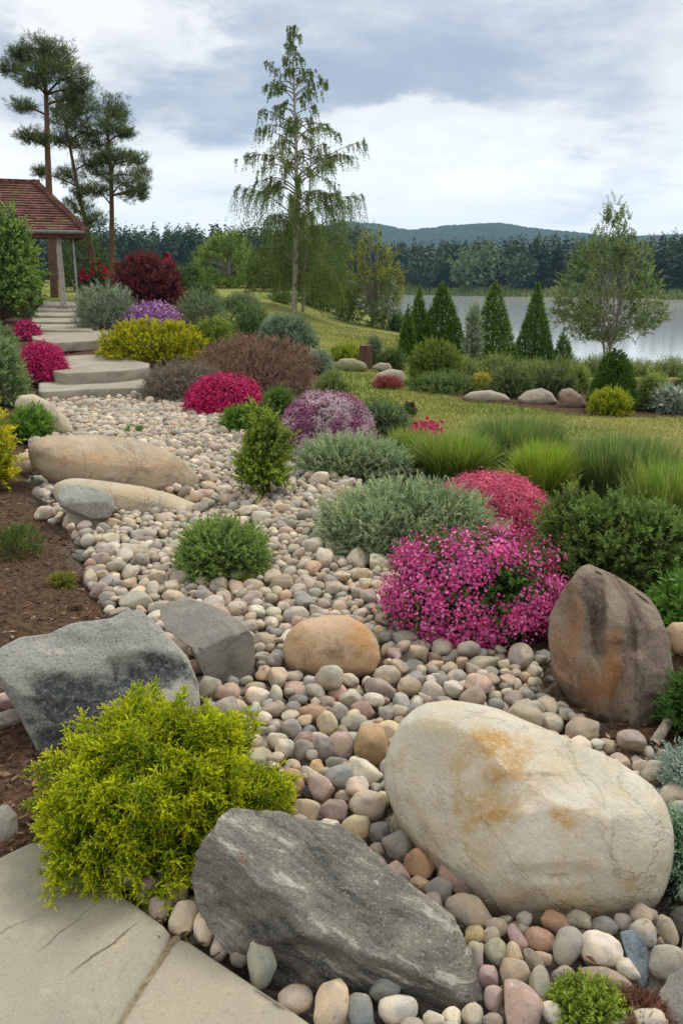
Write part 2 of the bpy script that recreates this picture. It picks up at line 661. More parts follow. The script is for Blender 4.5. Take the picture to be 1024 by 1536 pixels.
LAWN = px_poly([(430, 470), (480, 476), (560, 489), (620, 505), (606, 545), (640, 575), (700, 600), (860, 622), (1060, 628), (1200, 636), (1500, 640), (1500, 735), (1200, 740), (1040, 735),
                (900, 735), (760, 735), (640, 690), (600, 650), (540, 600), (490, 560), (476, 525), (440, 490)])
CREEK = px_poly([(66, 606), (95, 596), (230, 591), (296, 602), (345, 640), (400, 690), (470, 722), (540, 735), (560, 800), (600, 880), (640, 945), (720, 985), (830, 990),
                 (850, 1060), (905, 1118), (985, 1150), (1005, 1200), (1060, 1360), (1060, 1560), (455, 1560), (330, 1452), (205, 1350), (190, 1290), (290, 1180), (310, 1060),
                 (240, 985), (150, 905), (128, 855), (92, 790), (52, 752), (40, 690), (60, 650)])
gx = axis(-9, 9, .1, 3200)
gy = np.array(list(np.arange(-2, 20, .1)))
while gy[-1] < 3400:
    gy = np.append(gy, gy[-1] + max(.1, (gy[-1] - 18) * .045))
gy = np.concatenate([[-400, -60, -15, -5], gy])
XX, YY = np.meshgrid(gx, gy)
edge = .22 * fbm(P3(XX * 1.7, YY * 1.7), 3, 9)
lawn = in_poly(XX + edge, YY + edge * 1.2, LAWN).astype(float)
lawn = np.where((YY > 30) | (np.abs(XX) > 18) | ((YY > 17 + edge * 4) & (XX > 1.5)) | ((YY > 19 + edge * 4) & (XX > -3.6)), 1.0, lawn)
grit = in_poly(XX + edge * .3, YY + edge * .3, CREEK).astype(float)
ZZ = land(XX, YY) - .07 * grit + .012 * fbm(P3(XX * 6, YY * 6), 3, 3) * (YY < 20)
i, j = np.meshgrid(np.arange(len(gy) - 1), np.arange(len(gx) - 1), indexing='ij')
n = len(gx)
Fg = np.stack([i * n + j, i * n + j + 1, (i + 1) * n + j + 1, (i + 1) * n + j], -1).reshape(-1, 4)
g = link('ground', mesh_of('ground', np.stack([XX, YY, ZZ], -1).reshape(-1, 3), Fg, M_GROUND, None, True, {'lawn': lawn.ravel(), 'grit': grit.ravel()}))
tag(g, 'sloping garden ground of mown lawn, brown mulch beds and lake bank', kind='structure')

wx = np.concatenate([np.linspace(-420, 420, 60)])
wy = np.linspace(14, 240, 40)
WX, WY = np.meshgrid(wx, wy)
i, j = np.meshgrid(np.arange(39), np.arange(59), indexing='ij')
Fw = np.stack([i * 60 + j, i * 60 + j + 1, (i + 1) * 60 + j + 1, (i + 1) * 60 + j], -1).reshape(-1, 4)
o = link('lake_water', mesh_of('lake_water', np.stack([WX, WY, np.full_like(WX, WATER_Z)], -1).reshape(-1, 3), Fw, M_WATER))
tag(o, 'pale calm lake beyond the garden', kind='structure')

# far wooded hills: the ridge line follows the photograph, the slope is roughened into tree tops
hx = np.linspace(-1500, 1700, 900)
hy = np.concatenate([np.linspace(900, 1500, 40), np.linspace(1510, 1900, 80), np.linspace(1920, 3000, 20)])
HX, HY = np.meshgrid(hx, hy)
apx = np.array([-700, 0, 150, 330, 470, 516, 560, 612, 660, 740, 800, 870, 905, 960, 1024, 1300, 1800])
apy = np.array([384, 378, 372, 362, 346, 334, 337, 347, 341, 336, 345, 352, 358, 355, 352, 360, 375])
ang = np.interp(HX / np.maximum(HY, 1) * F_PX / math.cos(PITCH) * .985 + CX, apx, apy)
ridge_z = 1.6 + 1900 * np.tan(np.arctan((CY - ang) / F_PX) - PITCH)
prof = sst(1150, 1900, HY) * sst(3400, 1950, HY)
HZ = -6 + (ridge_z + 6) * prof + 6 * fbm(P3(HX / 120, HY / 120), 4, 8) * prof * sst(1900, 1700, HY)
HZ = HZ + (4.5 * fbm(P3(HX / 8.5, HY / 9), 3, 4)) * (prof > .02)
i, j = np.meshgrid(np.arange(len(hy) - 1), np.arange(len(hx) - 1), indexing='ij')
n = len(hx)
Fh = np.stack([i * n + j, i * n + j + 1, (i + 1) * n + j + 1, (i + 1) * n + j], -1).reshape(-1, 4)
mh, T = material('wooded_hill')
vec = T.n('ShaderNodeTexCoord').outputs['Object']
nz = T.noise(vec, .12, 5, .7)
out(T, pbsdf(T, T.mix(T.ramp(nz, .3, .7), S(20, 38, 30), S(42, 62, 46)), .95, .05))
o = link('hills', mesh_of('hills', np.stack([HX, HY, HZ], -1).reshape(-1, 3), Fh, mh))
tag(o, 'low wooded hills fading to blue beyond the lake', kind='structure')
# ------------------------------------------------------------------ boulders
OBST = []                                     # world vertices of what the cobbles lie against


def smooth_closed(ang, rad, width=7.0):
    a = np.arange(720) * (2 * math.pi / 720) - math.pi
    o = np.argsort(ang)
    an, ra = np.array(ang)[o], np.array(rad)[o]
    an = np.concatenate([an - 2 * math.pi, an, an + 2 * math.pi])
    ra = np.concatenate([ra, ra, ra])
    r = np.interp(a, an, ra)
    k = np.exp(-.5 * (np.arange(-40, 41) * .5 / width * 2) ** 2)
    k /= k.sum()
    r = np.convolve(np.concatenate([r[-60:], r, r[:60]]), k, 'same')[60:-60]
    return np.append(a, math.pi), np.append(r, r[0])


def densify(pts, k=10):
    pts = np.array(pts, float)
    q = np.roll(pts, -1, 0)
    t = (np.arange(k) / k)[None, :, None]
    return (pts[:, None] * (1 - t) + q[:, None] * t).reshape(-1, 2)


def boulder(name, label, outline, mat, T=.75, sub=5, amp=.03, freq=2.2, seed=1, facets=(), sq=(.85, .8), rough_amp=.008, smooth=5.0, stains=None,
            darks=None, dents=(), base_py=None, lift=-.05, group=None, cat='boulder', ridge=0.0, layers=None):
    """A rock of real depth: the outline gives its breadth and height at its own distance, T its thickness towards and away from the eye."""
    ol = np.array(outline, float)
    d = densify(ol)
    c = (ol.min(0) + ol.max(0)) / 2
    bot = ol[np.argmax(ol[:, 1])]
    vc = pix_dir(*c)
    gpt = ray_ground(bot[0], base_py or bot[1], lift)
    D = float((gpt - CAM) @ vc)
    C = CAM + vc * D
    rt = unit(np.cross(vc, [0, 0, 1.0]))
    up = np.cross(rt, vc)
    loc = []
    for p in d:
        r = pix_dir(*p)
        q = CAM + r * (D / float(r @ vc)) - C
        loc.append((q @ rt, q @ up))
    loc = np.array(loc)
    ang, rad = np.arctan2(loc[:, 1], loc[:, 0]), np.hypot(loc[:, 0], loc[:, 1])
    sa, sr = smooth_closed(ang, rad, smooth)
    Rm = float(sr.mean())
    N, F = ico(sub)
    rho = np.hypot(N[:, 0], N[:, 1])
    th = np.arctan2(N[:, 1], N[:, 0])
    R = np.interp(th, sa, sr)
    rr = np.clip(rho, 0, 1) ** sq[0] * R
    cc = np.sign(N[:, 2]) * np.abs(N[:, 2]) ** sq[1] * T * Rm
    L = np.stack([np.cos(th) * rr, np.sin(th) * rr, cc], -1)
    for (nx, ny, nz, dd, hard) in facets:
        nv = np.array([nx, ny, nz], float)
        nv /= np.linalg.norm(nv)
        s = L @ nv - dd * Rm + .05 * Rm * fbm(L / Rm * 1.7 + 3, 3, seed + 31)
        L = L - np.maximum(s, 0)[:, None] * nv * hard
    for (dx, dy, rx, ry, depth) in dents:      # hollows placed by where they show on the face, in picture pixels
        W = C + L[:, :1] * rt + L[:, 1:2] * up - L[:, 2:] * vc
        px, py, _ = project(W)
        wob = .25 * fbm(L / Rm * 3, 3, seed + 5)
        f = np.exp(-(((px - dx) / rx) ** 2 + ((py - dy) / ry) ** 2 + wob) ** 2) * (L[:, 2] > 0)
        L[:, 2] -= depth * Rm * f
    nrm = unit(L)
    Q = L / Rm
    disp = amp * fbm(Q * freq + seed * 3.1, 5, seed)
    if ridge:
        disp = disp + ridge * fbm(Q * freq * 1.4 + seed, 4, seed + 7, .5, True)
    disp = disp + rough_amp * fbm(Q * freq * 7, 4, seed + 3, .6)
    if layers is not None:
        lv, lf, la = layers
        lv = np.array(lv, float) / np.linalg.norm(lv)
        al = Q @ lv
        q2 = (Q - al[:, None] * lv) * .3 + al[:, None] * lv * lf + .25 * fbm(Q * 2.5, 3, seed + 8)[:, None]
        disp = disp + la * fbm(q2, 4, seed + 9, .6)
    L = L + nrm * (disp * Rm)[:, None]
    W = C + L[:, :1] * rt + L[:, 1:2] * up - L[:, 2:] * vc
    px, py, _ = project(W)
    front = sst(-.15, .25, L[:, 2] / (T * Rm))
    nz1, nz2 = fbm(Q * 5.0, 5, seed + 40, .6), fbm(Q * 5.0 + 9, 5, seed + 50, .6)

    def mask(lst):
        s = np.zeros(len(W))
        for (mx_, my_, sx, sy, k) in lst or ():
            e = ((px + nz1 * sx * .8 - mx_) / sx) ** 2 + ((py + nz2 * sy * .8 - my_) / sy) ** 2
            s = np.maximum(s, k * np.exp(-e))
        return s * front
    loc0 = np.array([C[0], C[1], float(land(C[0], C[1]))])
    me = mesh_of(name, W - loc0, F, mat, None, True, {'stain': mask(stains), 'dark_stain_shade': mask(darks)})
    o = link(name, me)
    o.location = loc0
    tag(o, label, cat, group)
    OBST.append(W)
    return o


R_CREAM = rock_material('cream_rock', (S(214, 206, 187), S(188, 181, 160), S(206, 190, 154)), 4.6, .62, S(110, 100, 82), S(232, 226, 212), S(196, 140, 62), S(180, 144, 84), grain=120, vein=((1.3, .012, .32),), pit=.4, mott=.85, bstr=.8, bdist=.016)
R_GNEISS = rock_material('gneiss_rock', (S(134, 131, 119), S(106, 104, 95), S(168, 162, 146)), 4.5, .62, S(44, 44, 43), S(204, 200, 188), S(150, 112, 92), S(120, 98, 84),
                         band=((.42, .25, .88), 30, S(78, 78, 75), S(212, 206, 190), .16), bstr=.9, bdist=.015)
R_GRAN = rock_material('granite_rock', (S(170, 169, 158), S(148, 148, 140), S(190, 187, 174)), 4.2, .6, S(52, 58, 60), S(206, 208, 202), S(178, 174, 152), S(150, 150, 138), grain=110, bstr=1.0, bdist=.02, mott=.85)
R_GREY = rock_material('grey_rock', (S(148, 143, 132), S(126, 122, 114), S(168, 161, 147)), 5, .5, S(60, 60, 58), S(196, 192, 182), grain=150, bstr=.8)
R_ORANGE = rock_material('orange_rock', (S(202, 174, 142), S(184, 154, 124), S(212, 190, 160)), 6, .55, S(92, 72, 56), S(216, 196, 164), S(196, 136, 70), S(186, 146, 86), grain=170, mott=.4)
R_BROWN = rock_material('brown_rock', (S(146, 131, 113), S(122, 108, 94), S(166, 153, 135)), 3.2, .5, S(62, 50, 44), S(176, 166, 150), S(158, 108, 66), S(138, 102, 68), grain=120,
                        band=((.95, .25, .05), 7, S(84, 68, 58), S(150, 138, 122), .12), bstr=.9, bdist=.02)
R_TAN = rock_material('tan_rock', (S(186, 166, 138), S(162, 148, 128), S(204, 190, 164)), 3.6, .5, S(104, 92, 76), S(222, 212, 192), S(190, 142, 92), S(180, 152, 116), grain=95, bstr=1.0, bdist=.02, vein=((2.0, .012, .35),), mott=.85)
R_TAN2 = rock_material('sandy_rock', (S(198, 186, 160), S(178, 168, 146), S(208, 190, 156)), 4, .42, S(116, 104, 88), S(226, 218, 202), S(196, 156, 106), S(186, 162, 120), grain=95, bstr=1.0, bdist=.02, vein=((2.0, .012, .35),), mott=.85)
R_FAR = rock_material('lawn_rock', (S(176, 162, 144), S(150, 138, 124), S(196, 186, 168)), 5, .45, S(96, 84, 74), S(214, 206, 192), S(148, 110, 92), S(140, 114, 98), grain=60)
R_DARK = rock_material('dark_rock', (S(96, 92, 86), S(78, 76, 72), S(116, 110, 102)), 4, .5, S(48, 46, 44), S(150, 146, 138), grain=90)
R_BLUE = rock_material('blue_grey_rock', (S(126, 138, 144), S(104, 116, 124), S(150, 158, 160)), 8, .6, S(60, 68, 74), S(196, 200, 200), grain=140,
                       band=((.9, .1, .4), 22, S(84, 96, 104), S(160, 168, 172), .25))

boulder('boulder', 'huge smooth cream boulder with ochre stains, largest rock in the garden',
        [(575, 1180), (582, 1130), (600, 1085), (632, 1058), (680, 1051), (740, 1064), (800, 1090), (860, 1114), (920, 1142), (965, 1168), (995, 1200), (1008, 1248), (1007, 1300),
         (990, 1352), (950, 1386), (900, 1402), (850, 1400), (790, 1392), (740, 1378), (700, 1350), (670, 1325), (640, 1290), (600, 1240)],
        R_CREAM, lift=-.12, T=.78, sub=7, amp=.035, freq=1.5, seed=3, sq=(.9, .9), rough_amp=.0035, smooth=6,
        facets=[(.28, .62, .75, .70, .75), (-.45, -.1, .9, .72, .55), (.3, -.75, .6, .78, .5)],
        dents=[(790, 1345, 22, 60, .035), (915, 1230, 14, 90, .03), (770, 1190, 50, 25, .04), (830, 1310, 60, 14, .03), (880, 1340, 14, 40, .02)],
        stains=[(735, 1112, 40, 22, 1.0), (760, 1155, 50, 44, .8), (735, 1215, 66, 32, .85), (690, 1135, 50, 40, .55), (845, 1230, 26, 26, .8), (800, 1200, 60, 50, .45), (655, 1245, 40, 80, .42), (720, 1290, 50, 50, .35), (860, 1300, 90, 60, .3),
                (765, 1345, 40, 26, .55), (940, 1330, 24, 60, .4), (850, 1370, 90, 22, .45), (880, 1300, 60, 60, .25)],
        darks=[(800, 1160, 60, 5, .35), (870, 1215, 40, 4, .3), (775, 1325, 16, 30, .3), (918, 1250, 4, 70, .35), (830, 1312, 50, 4, .35)])
boulder('boulder', 'dark grey banded boulder with rough layered surface beside the paving',
        [(288, 1320), (300, 1280), (325, 1240), (352, 1217), (400, 1217), (450, 1232), (505, 1240), (545, 1262), (590, 1310), (630, 1345), (672, 1372), (690, 1410), (706, 1460), (722, 1506),
         (716, 1550), (640, 1580), (560, 1570), (480, 1545), (420, 1505), (370, 1455), (325, 1400), (296, 1360)],
        R_GNEISS, lift=-.15, T=.58, sub=7, amp=.05, freq=1.9, seed=8, sq=(.75, .7), smooth=3.2, rough_amp=.012,
        facets=[(.12, .42, .9, .46, .9), (-.5, -.25, .8, .62, .9), (-.2, -.75, .6, .42, .92)],
        dents=[(375, 1375, 60, 34, .16), (440, 1440, 80, 28, .16), (330, 1330, 30, 40, .08)], layers=((.42, .65, .62), 9, .05), ridge=.035,
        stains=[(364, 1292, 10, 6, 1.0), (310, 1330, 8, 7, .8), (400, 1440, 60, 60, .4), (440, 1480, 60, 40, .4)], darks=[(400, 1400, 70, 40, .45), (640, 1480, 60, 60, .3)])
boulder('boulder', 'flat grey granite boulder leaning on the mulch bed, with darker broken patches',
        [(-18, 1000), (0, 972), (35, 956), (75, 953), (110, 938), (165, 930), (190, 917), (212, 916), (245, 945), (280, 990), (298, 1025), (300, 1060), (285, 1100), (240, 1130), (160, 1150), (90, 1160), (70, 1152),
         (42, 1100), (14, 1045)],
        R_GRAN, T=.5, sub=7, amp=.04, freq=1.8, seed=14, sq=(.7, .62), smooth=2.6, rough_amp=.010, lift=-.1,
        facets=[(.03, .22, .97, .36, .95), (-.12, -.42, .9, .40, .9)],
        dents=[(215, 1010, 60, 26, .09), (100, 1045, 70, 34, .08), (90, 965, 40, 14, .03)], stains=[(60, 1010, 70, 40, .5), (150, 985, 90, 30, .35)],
        darks=[(228, 1012, 52, 26, 1.1), (100, 1052, 66, 40, 1.0), (180, 1040, 60, 22, .9), (100, 1110, 50, 30, .7)])  # darker fresh rock, with the shade of the broken facets painted in
boulder('boulder', 'angular grey block of stone between the granite boulder and the orange boulder',
        [(238, 916), (250, 899), (290, 897), (330, 912), (362, 934), (380, 955), (383, 985), (376, 1025), (352, 1046), (325, 1040), (305, 1010), (282, 965), (255, 940)],
        R_GREY, T=.85, sub=6, amp=.035, freq=2, seed=21, sq=(.7, .65), smooth=3, rough_amp=.012,
        facets=[(-.05, .55, .83, .47, .95), (.3, -.38, .87, .52, .95)], darks=[(350, 1000, 35, 35, .4)])
boulder('boulder', 'round orange tan boulder standing alone in the middle of the pebbles',
        [(424, 975), (430, 950), (450, 932), (485, 923), (520, 923), (548, 937), (566, 960), (571, 988), (560, 1012), (520, 1020), (480, 1020), (440, 1010), (427, 995)],
        R_ORANGE, T=.85, sub=6, amp=.025, freq=1.8, seed=4, sq=(.9, .9), rough_amp=.004, stains=[(545, 955, 30, 40, .7), (450, 960, 40, 30, .4)], darks=[(500, 975, 60, 30, .35)], base_py=1024)
boulder('boulder', 'tall pointed brown boulder with rusty orange streaks, standing upright',
        [(823, 960), (826, 920), (845, 885), (868, 855), (883, 843), (905, 852), (940, 868), (968, 885), (990, 918), (1004, 965), (1008, 1010), (1000, 1050), (982, 1095), (955, 1118),
         (920, 1108), (890, 1085), (855, 1050), (830, 1010)],
        R_BROWN, lift=-.13, T=.75, sub=7, amp=.05, freq=1.6, seed=33, sq=(.85, .8), smooth=3.2, rough_amp=.008, ridge=.012,
        facets=[(-.45, .1, .85, .62, .8), (.55, .15, .8, .62, .8), (.3, .75, .6, .70, .7)],
        dents=[(897, 925, 10, 60, .16), (880, 1040, 12, 55, .12), (958, 935, 16, 44, .12), (930, 1065, 14, 50, .14), (945, 1000, 10, 60, .10), (915, 975, 44, 12, .06), (850, 930, 12, 30, .08)],
        stains=[(860, 960, 16, 80, .8), (920, 1000, 18, 50, 1.0), (905, 1030, 30, 34, .9), (838, 975, 12, 60, .7), (880, 1035, 16, 40, .7), (925, 958, 8, 24, .9)],
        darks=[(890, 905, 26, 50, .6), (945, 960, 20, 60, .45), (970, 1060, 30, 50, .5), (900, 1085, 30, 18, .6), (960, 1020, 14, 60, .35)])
boulder('boulder', 'broad flat tan boulder lying above the sandy one at the creek edge',
        [(42, 672), (58, 656), (90, 652), (150, 653), (200, 657), (245, 672), (280, 695), (300, 720), (303, 745), (270, 752), (200, 755), (130, 745), (75, 722), (50, 700)],
        R_TAN, T=.9, sub=6, amp=.035, freq=1.7, seed=6, sq=(.85, .75), rough_amp=.006, smooth=4, facets=[(.1, .8, .55, .55, .6)],
        stains=[(140, 690, 90, 14, .7), (240, 700, 50, 20, .6), (100, 680, 40, 12, .5)], darks=[(60, 680, 24, 20, .4), (180, 725, 60, 16, .3)], base_py=752, lift=-.14)
boulder('boulder', 'long low sandy boulder between the tan boulder and the round green shrub',
        [(78, 735), (88, 722), (110, 717), (160, 722), (215, 730), (260, 742), (305, 760), (338, 778), (332, 792), (280, 796), (200, 792), (130, 780), (90, 765)],
        R_TAN2, T=1.1, sub=6, amp=.03, freq=1.7, seed=9, sq=(.85, .8), rough_amp=.006, smooth=4, stains=[(200, 742, 70, 14, .5), (270, 770, 40, 12, .5)], base_py=790, lift=-.14)
boulder('boulder', 'blocky dark grey stone lying in front of the sandy boulder',
        [(85, 745), (92, 731), (115, 727), (145, 732), (168, 742), (173, 760), (165, 778), (140, 780), (105, 768), (90, 760)],
        R_GRAN, T=.9, sub=5, amp=.03, freq=2, seed=41, sq=(.75, .7), smooth=3, facets=[(0, .6, .8, .6, .9), (0, -.3, .9, .75, .8)], darks=[(120, 755, 40, 14, .3)], base_py=792, lift=.0)
boulder('boulder', 'egg-shaped pale tan boulder below the slab steps beside a green shrub',
        [(22, 605), (30, 593), (50, 591), (75, 602), (100, 625), (112, 648), (105, 658), (80, 655), (50, 640), (28, 625)], R_TAN2, T=.9, sub=5, amp=.03, seed=44, base_py=662)
boulder('boulder', 'dark grey rock under the bronze heath next to the lowest step',
        [(216, 578), (228, 560), (260, 553), (300, 556), (326, 568), (330, 592), (300, 604), (250, 600), (222, 592)], R_DARK, T=.8, sub=5, amp=.12, seed=50, ridge=.05, facets=[(-.2, .7, .7, .4, .9), (.3, .1, .9, .5, .9)], rough_amp=.02, sq=(.75, .7))
# rocks round the lakeside bed
LR = 'rocks along the lawn edge of the lakeside bed'
boulder('boulder', 'low flat pinkish tan rock at the lawn edge, next to a yellow tuft', [(692, 596), (705, 588), (735, 585), (758, 592), (768, 602), (740, 606), (705, 605)], R_FAR, T=.9, sub=4, amp=.05, seed=61, group=LR)
boulder('boulder', 'cream wedge-shaped rock at the lawn edge, between two other rocks', [(774, 598), (790, 586), (812, 582), (828, 590), (836, 604), (815, 611), (785, 608)], R_FAR, T=.9, sub=5, amp=.05, seed=62, facets=[(-.2, .6, .7, .6, .7)], group=LR)
boulder('boulder', 'brownish egg-shaped rock leaning beside the yellow-green ball shrub', [(836, 592), (842, 584), (855, 582), (872, 594), (880, 610), (868, 616), (845, 612)], R_FAR, T=.8, sub=5, amp=.04, seed=63, stains=[(855, 600, 40, 40, .8)], group=LR)
boulder('boulder', 'largest pinkish rock of the cluster in the centre of the lawn', [(558, 572), (566, 560), (585, 553), (604, 556), (610, 572), (600, 580), (570, 582)], R_FAR, T=.9, sub=4, amp=.05, seed=64, stains=[(580, 575, 30, 8, .6)], group=LR)
boulder('boulder', 'small pale rock topping the cluster in the centre of the lawn', [(556, 552), (568, 544), (584, 545), (588, 553), (575, 558)], R_FAR, T=.8, sub=4, amp=.05, seed=65, base_py=562, group=LR)
boulder('boulder', 'tiny pale round stone on the grass below the pinkish rock cluster', [(580, 578), (590, 571), (604, 573), (608, 580), (595, 584)], R_FAR, T=.8, sub=4, amp=.04, seed=66, group=LR)
boulder('boulder', 'mossy greenish flat rock beside the yellow-green low shrub on the lawn', [(500, 548), (512, 538), (530, 537), (548, 545), (552, 555), (530, 560), (506, 557)],
        rock_material('mossy_rock', (S(150, 146, 112), S(120, 126, 80), S(170, 164, 134)), 6, .4, S(80, 76, 56), grain=60), T=.9, sub=4, amp=.05, seed=67, group=LR)
# rocks at the near corner
boulder('boulder', 'dark grey rough rock at the corner beyond the brown moss', [(985, 1500), (1000, 1465), (1030, 1450), (1080, 1470), (1090, 1560), (1020, 1570), (988, 1545)], R_GREY, T=.7, sub=6, amp=.06, seed=70, facets=[(-.5, .3, .8, .55, .9)])
boulder('boulder', 'pointed blue-grey slaty stone among the pebbles below the cream boulder',
        [(928, 1398), (945, 1394), (962, 1408), (973, 1430), (974, 1465), (966, 1492), (957, 1490), (945, 1462), (936, 1430)], R_BLUE, T=.8, sub=5, amp=.05, seed=71, sq=(.8, .7), smooth=3, facets=[(.3, .2, .9, .5, .9)])
boulder('boulder', 'small dark rock half hidden under the silvery conifer edge', [(1003, 1372), (1012, 1360), (1040, 1356), (1050, 1400), (1020, 1412), (1004, 1400)], R_DARK, T=.8, sub=5, amp=.06, seed=72)
boulder('boulder', 'weathered round grey rock on the mulch at the paving corner', [(-30, 1240), (-10, 1212), (12, 1206), (26, 1222), (28, 1255), (14, 1280), (-15, 1285)], R_GREY, T=.8, sub=5, amp=.05, seed=73)
boulder('boulder', 'terracotta rounded stone lodged behind the tall brown boulder', [(997, 945), (1006, 934), (1025, 933), (1050, 950), (1040, 978), (1012, 981), (1000, 968)], R_ORANGE, T=.8, sub=5, amp=.03, seed=74, lift=.12)

# ------------------------------------------------------------------ paving and the stepped path


def slab(name, label, top, z, thick, mat, cat='slab', group=None, res=.05, seed=0, und=.004, soft=.02, px=True, kind=None, ragged=.02, ease=1):
    """a thick flagstone: its top outline, an eased and slightly uneven edge, dressed sides"""
    pts = np.array([ray_z(a, b, z)[:2] if px else (a, b) for a, b in top])
    d = []
    for k in range(len(pts)):
        p, q = pts[k], pts[(k + 1) % len(pts)]
        n = max(2, int(np.linalg.norm(q - p) / res))
        d.append(p + (q - p) * (np.arange(n) / n)[:, None])
    d = np.concatenate(d)
    for _ in range(ease):
        d = (np.roll(d, 1, 0) + 2 * d + np.roll(d, -1, 0)) / 4
    nz = fbm(P3(d[:, 0] * 4, d[:, 1] * 4, seed), 4, seed)
    c = d.mean(0)
    outw = unit(d - c)
    d = d + outw * nz[:, None] * ragged
    K = len(d)
    # rings: centre fan rings, then the edge, then down the side
    V, rings = [], []
    for f in (.0001, .2, .4, .6, .8, .92):
        rings.append((c + (d - c) * f, np.full(K, z)))
    inset = unit(d - c)
    rings += [(d - inset * soft, np.full(K, z)), (d - inset * soft * .35, np.full(K, z - soft * .25)), (d, np.full(K, z - soft * .9))]
    for f in (.25, .5, .75, 1):
        ww = fbm(P3(d[:, 0] * 5, d[:, 1] * 5, f * 3 + seed), 3, seed + 2)
        rings.append((d + inset * (ww[:, None] * ragged * 1.1 - .01 * f), np.full(K, z - soft - (thick - soft) * f)))
    for p, h in rings:
        und_ = und * fbm(P3(p[:, 0] * 2.5, p[:, 1] * 2.5, seed), 3, seed + 4)
        V.append(np.concatenate([p, (h + und_)[:, None]], 1))
    V = np.concatenate(V)
    i, j = np.meshgrid(np.arange(len(rings) - 1), np.arange(K), indexing='ij')
    j2 = (j + 1) % K
    F = np.stack([i * K + j, (i + 1) * K + j, (i + 1) * K + j2, i * K + j2], -1).reshape(-1, 4)
    loc = np.array([c[0], c[1], z - thick])
    o = link(name, mesh_of(name, V - loc, F, mat, None, True))
    o.location = loc
    o.data.update()
    OBST.append(V)
    if px and np.linalg.norm(pts.max(0) - pts.min(0)) < 8:      # dense top for the cobbles' height map
        gx_, gy_ = np.meshgrid(np.arange(pts[:, 0].min(), pts[:, 0].max(), .012), np.arange(max(pts[:, 1].min(), .8), pts[:, 1].max(), .012))
        k = in_poly(gx_, gy_, [tuple(p) for p in d])
        OBST.append(np.stack([gx_[k], gy_[k], np.full(k.sum(), z)], -1))
    return tag(o, label, cat, group, kind)


def loc_of(a, top, z):
    pts = np.array([ray_z(x, y, z)[:2] for x, y in top])
    return tuple(ray_z(a[0], a[1], z)[:2])


A_TOP = [(-40, 1305), (0, 1283), (30, 1268), (60, 1256), (130, 1303), (200, 1352), (262, 1397), (215, 1470), (172, 1536), (120, 1640), (-120, 1640), (-300, 1500)]
B_TOP = [(268, 1401), (360, 1462), (462, 1531), (600, 1640), (430, 1660), (250, 1660), (132, 1640), (178, 1540), (222, 1472)]


def dens_centroid(top, z, res):
    pts = np.array([ray_z(a, b, z)[:2] for a, b in top])
    d = []
    for k in range(len(pts)):
        p, q = pts[k], pts[(k + 1) % len(pts)]
        n = max(2, int(np.linalg.norm(q - p) / res))
        d.append(p + (q - p) * (np.arange(n) / n)[:, None])
    return np.concatenate(d).mean(0)


ca = dens_centroid(A_TOP, .03, .03)
crk = []
for a, b, wd, k in (((108, 1459), (204, 1385), .006, .9), ((57, 1430), (134, 1366), .005, .6), ((-20, 1412), (42, 1378), .005, .6), ((178, 1470), (196, 1440), .004, .4)):
    crk.append((np.array(ray_z(*a, .03)[:2]) - ca, np.array(ray_z(*b, .03)[:2]) - ca, wd, k))
M_PAVA = slab_material('paving_stone', S(164, 156, 136), S(150, 146, 130), S(178, 168, 144), crk)
M_PAVB = slab_material('paving_stone_warm', S(170, 160, 138), S(158, 152, 136), S(182, 170, 146))
slab('paving_slab', 'weathered stone paving slab with long hairline cracks, under the golden conifer', A_TOP, .03, .11, M_PAVA, 'paving slab', 'paving slabs', .03, 1, .003, .012, ragged=.006)
slab('paving_slab', 'uncracked stone paving slab alongside the dark banded boulder', B_TOP, .03, .11, M_PAVB, 'paving slab', 'paving slabs', .03, 2, .003, .012, ragged=.006)
JT = [ray_z(*p, .02)[:2] for p in ((262, 1402), (274, 1408), (240, 1470), (200, 1545), (150, 1642), (98, 1642), (152, 1540), (196, 1468))]
jm = flat_material('joint_sand', S(138, 124, 98), .95, .1, .35, 60)
slab('paving_joint', 'sandy mortar joint between the two paving slabs', JT, .022, .1, jm, 'joint', None, .03, 5, .004, .004, px=False)

M_STEP = slab_material('step_stone', S(172, 164, 146), S(148, 142, 128), S(188, 178, 156), scale=.9)
SG = 'rough stone slabs of the stepped garden path'
slab('step_slab', 'lowest rough stone step, rising straight from the pebbles', [(60, 572), (140, 566), (212, 562), (221, 572), (218, 581), (140, 583), (58, 588)], .15, .2, M_STEP, 'step', SG, .06, 11, .006, .02, ragged=.03)
slab('step_slab', 'second stone step with a broad pointed end beside the yellow-green mound', [(70, 536), (130, 532), (178, 533), (226, 545), (222, 551), (180, 556), (96, 560), (76, 555)], .31, .17, M_STEP, 'step', SG, .06, 12, .006, .02, ragged=.03)
slab('step_slab', 'third wide stone step between the magenta flowers and the yellow-green mound', [(46, 498), (100, 494), (168, 494), (172, 502), (165, 509), (78, 514), (50, 508)], .50, .17, M_STEP, 'step', SG, .07, 13, .006, .02, ragged=.03)
for k, (ya, yb, xa, xb, xc, xd, zz_, lb) in enumerate([
        (495, 483, 46, 140, 44, 126, .545, 'nearest flat path slab, just above the third step'), (482.5, 473.5, 48, 126, 46, 118, .60, 'flat path slab level with the square stone block'),
        (473, 465.5, 52, 119, 52, 116, .665, 'flat path slab next to the silvery shrub'), (465, 458.5, 56, 117, 56, 114, .73, 'flat path slab before the narrowest stretch of the path'),
        (458, 451.5, 60, 115, 60, 112, .80, 'farthest flat path slab near the house post')]):
    slab('path_slab', lb, [(xa, ya), (xb, ya), (xd, yb), (xc, yb)], zz_, .12, M_STEP, 'path slab', 'flat slabs of the garden path', .08, 20 + k, .006, .02, ragged=.02)
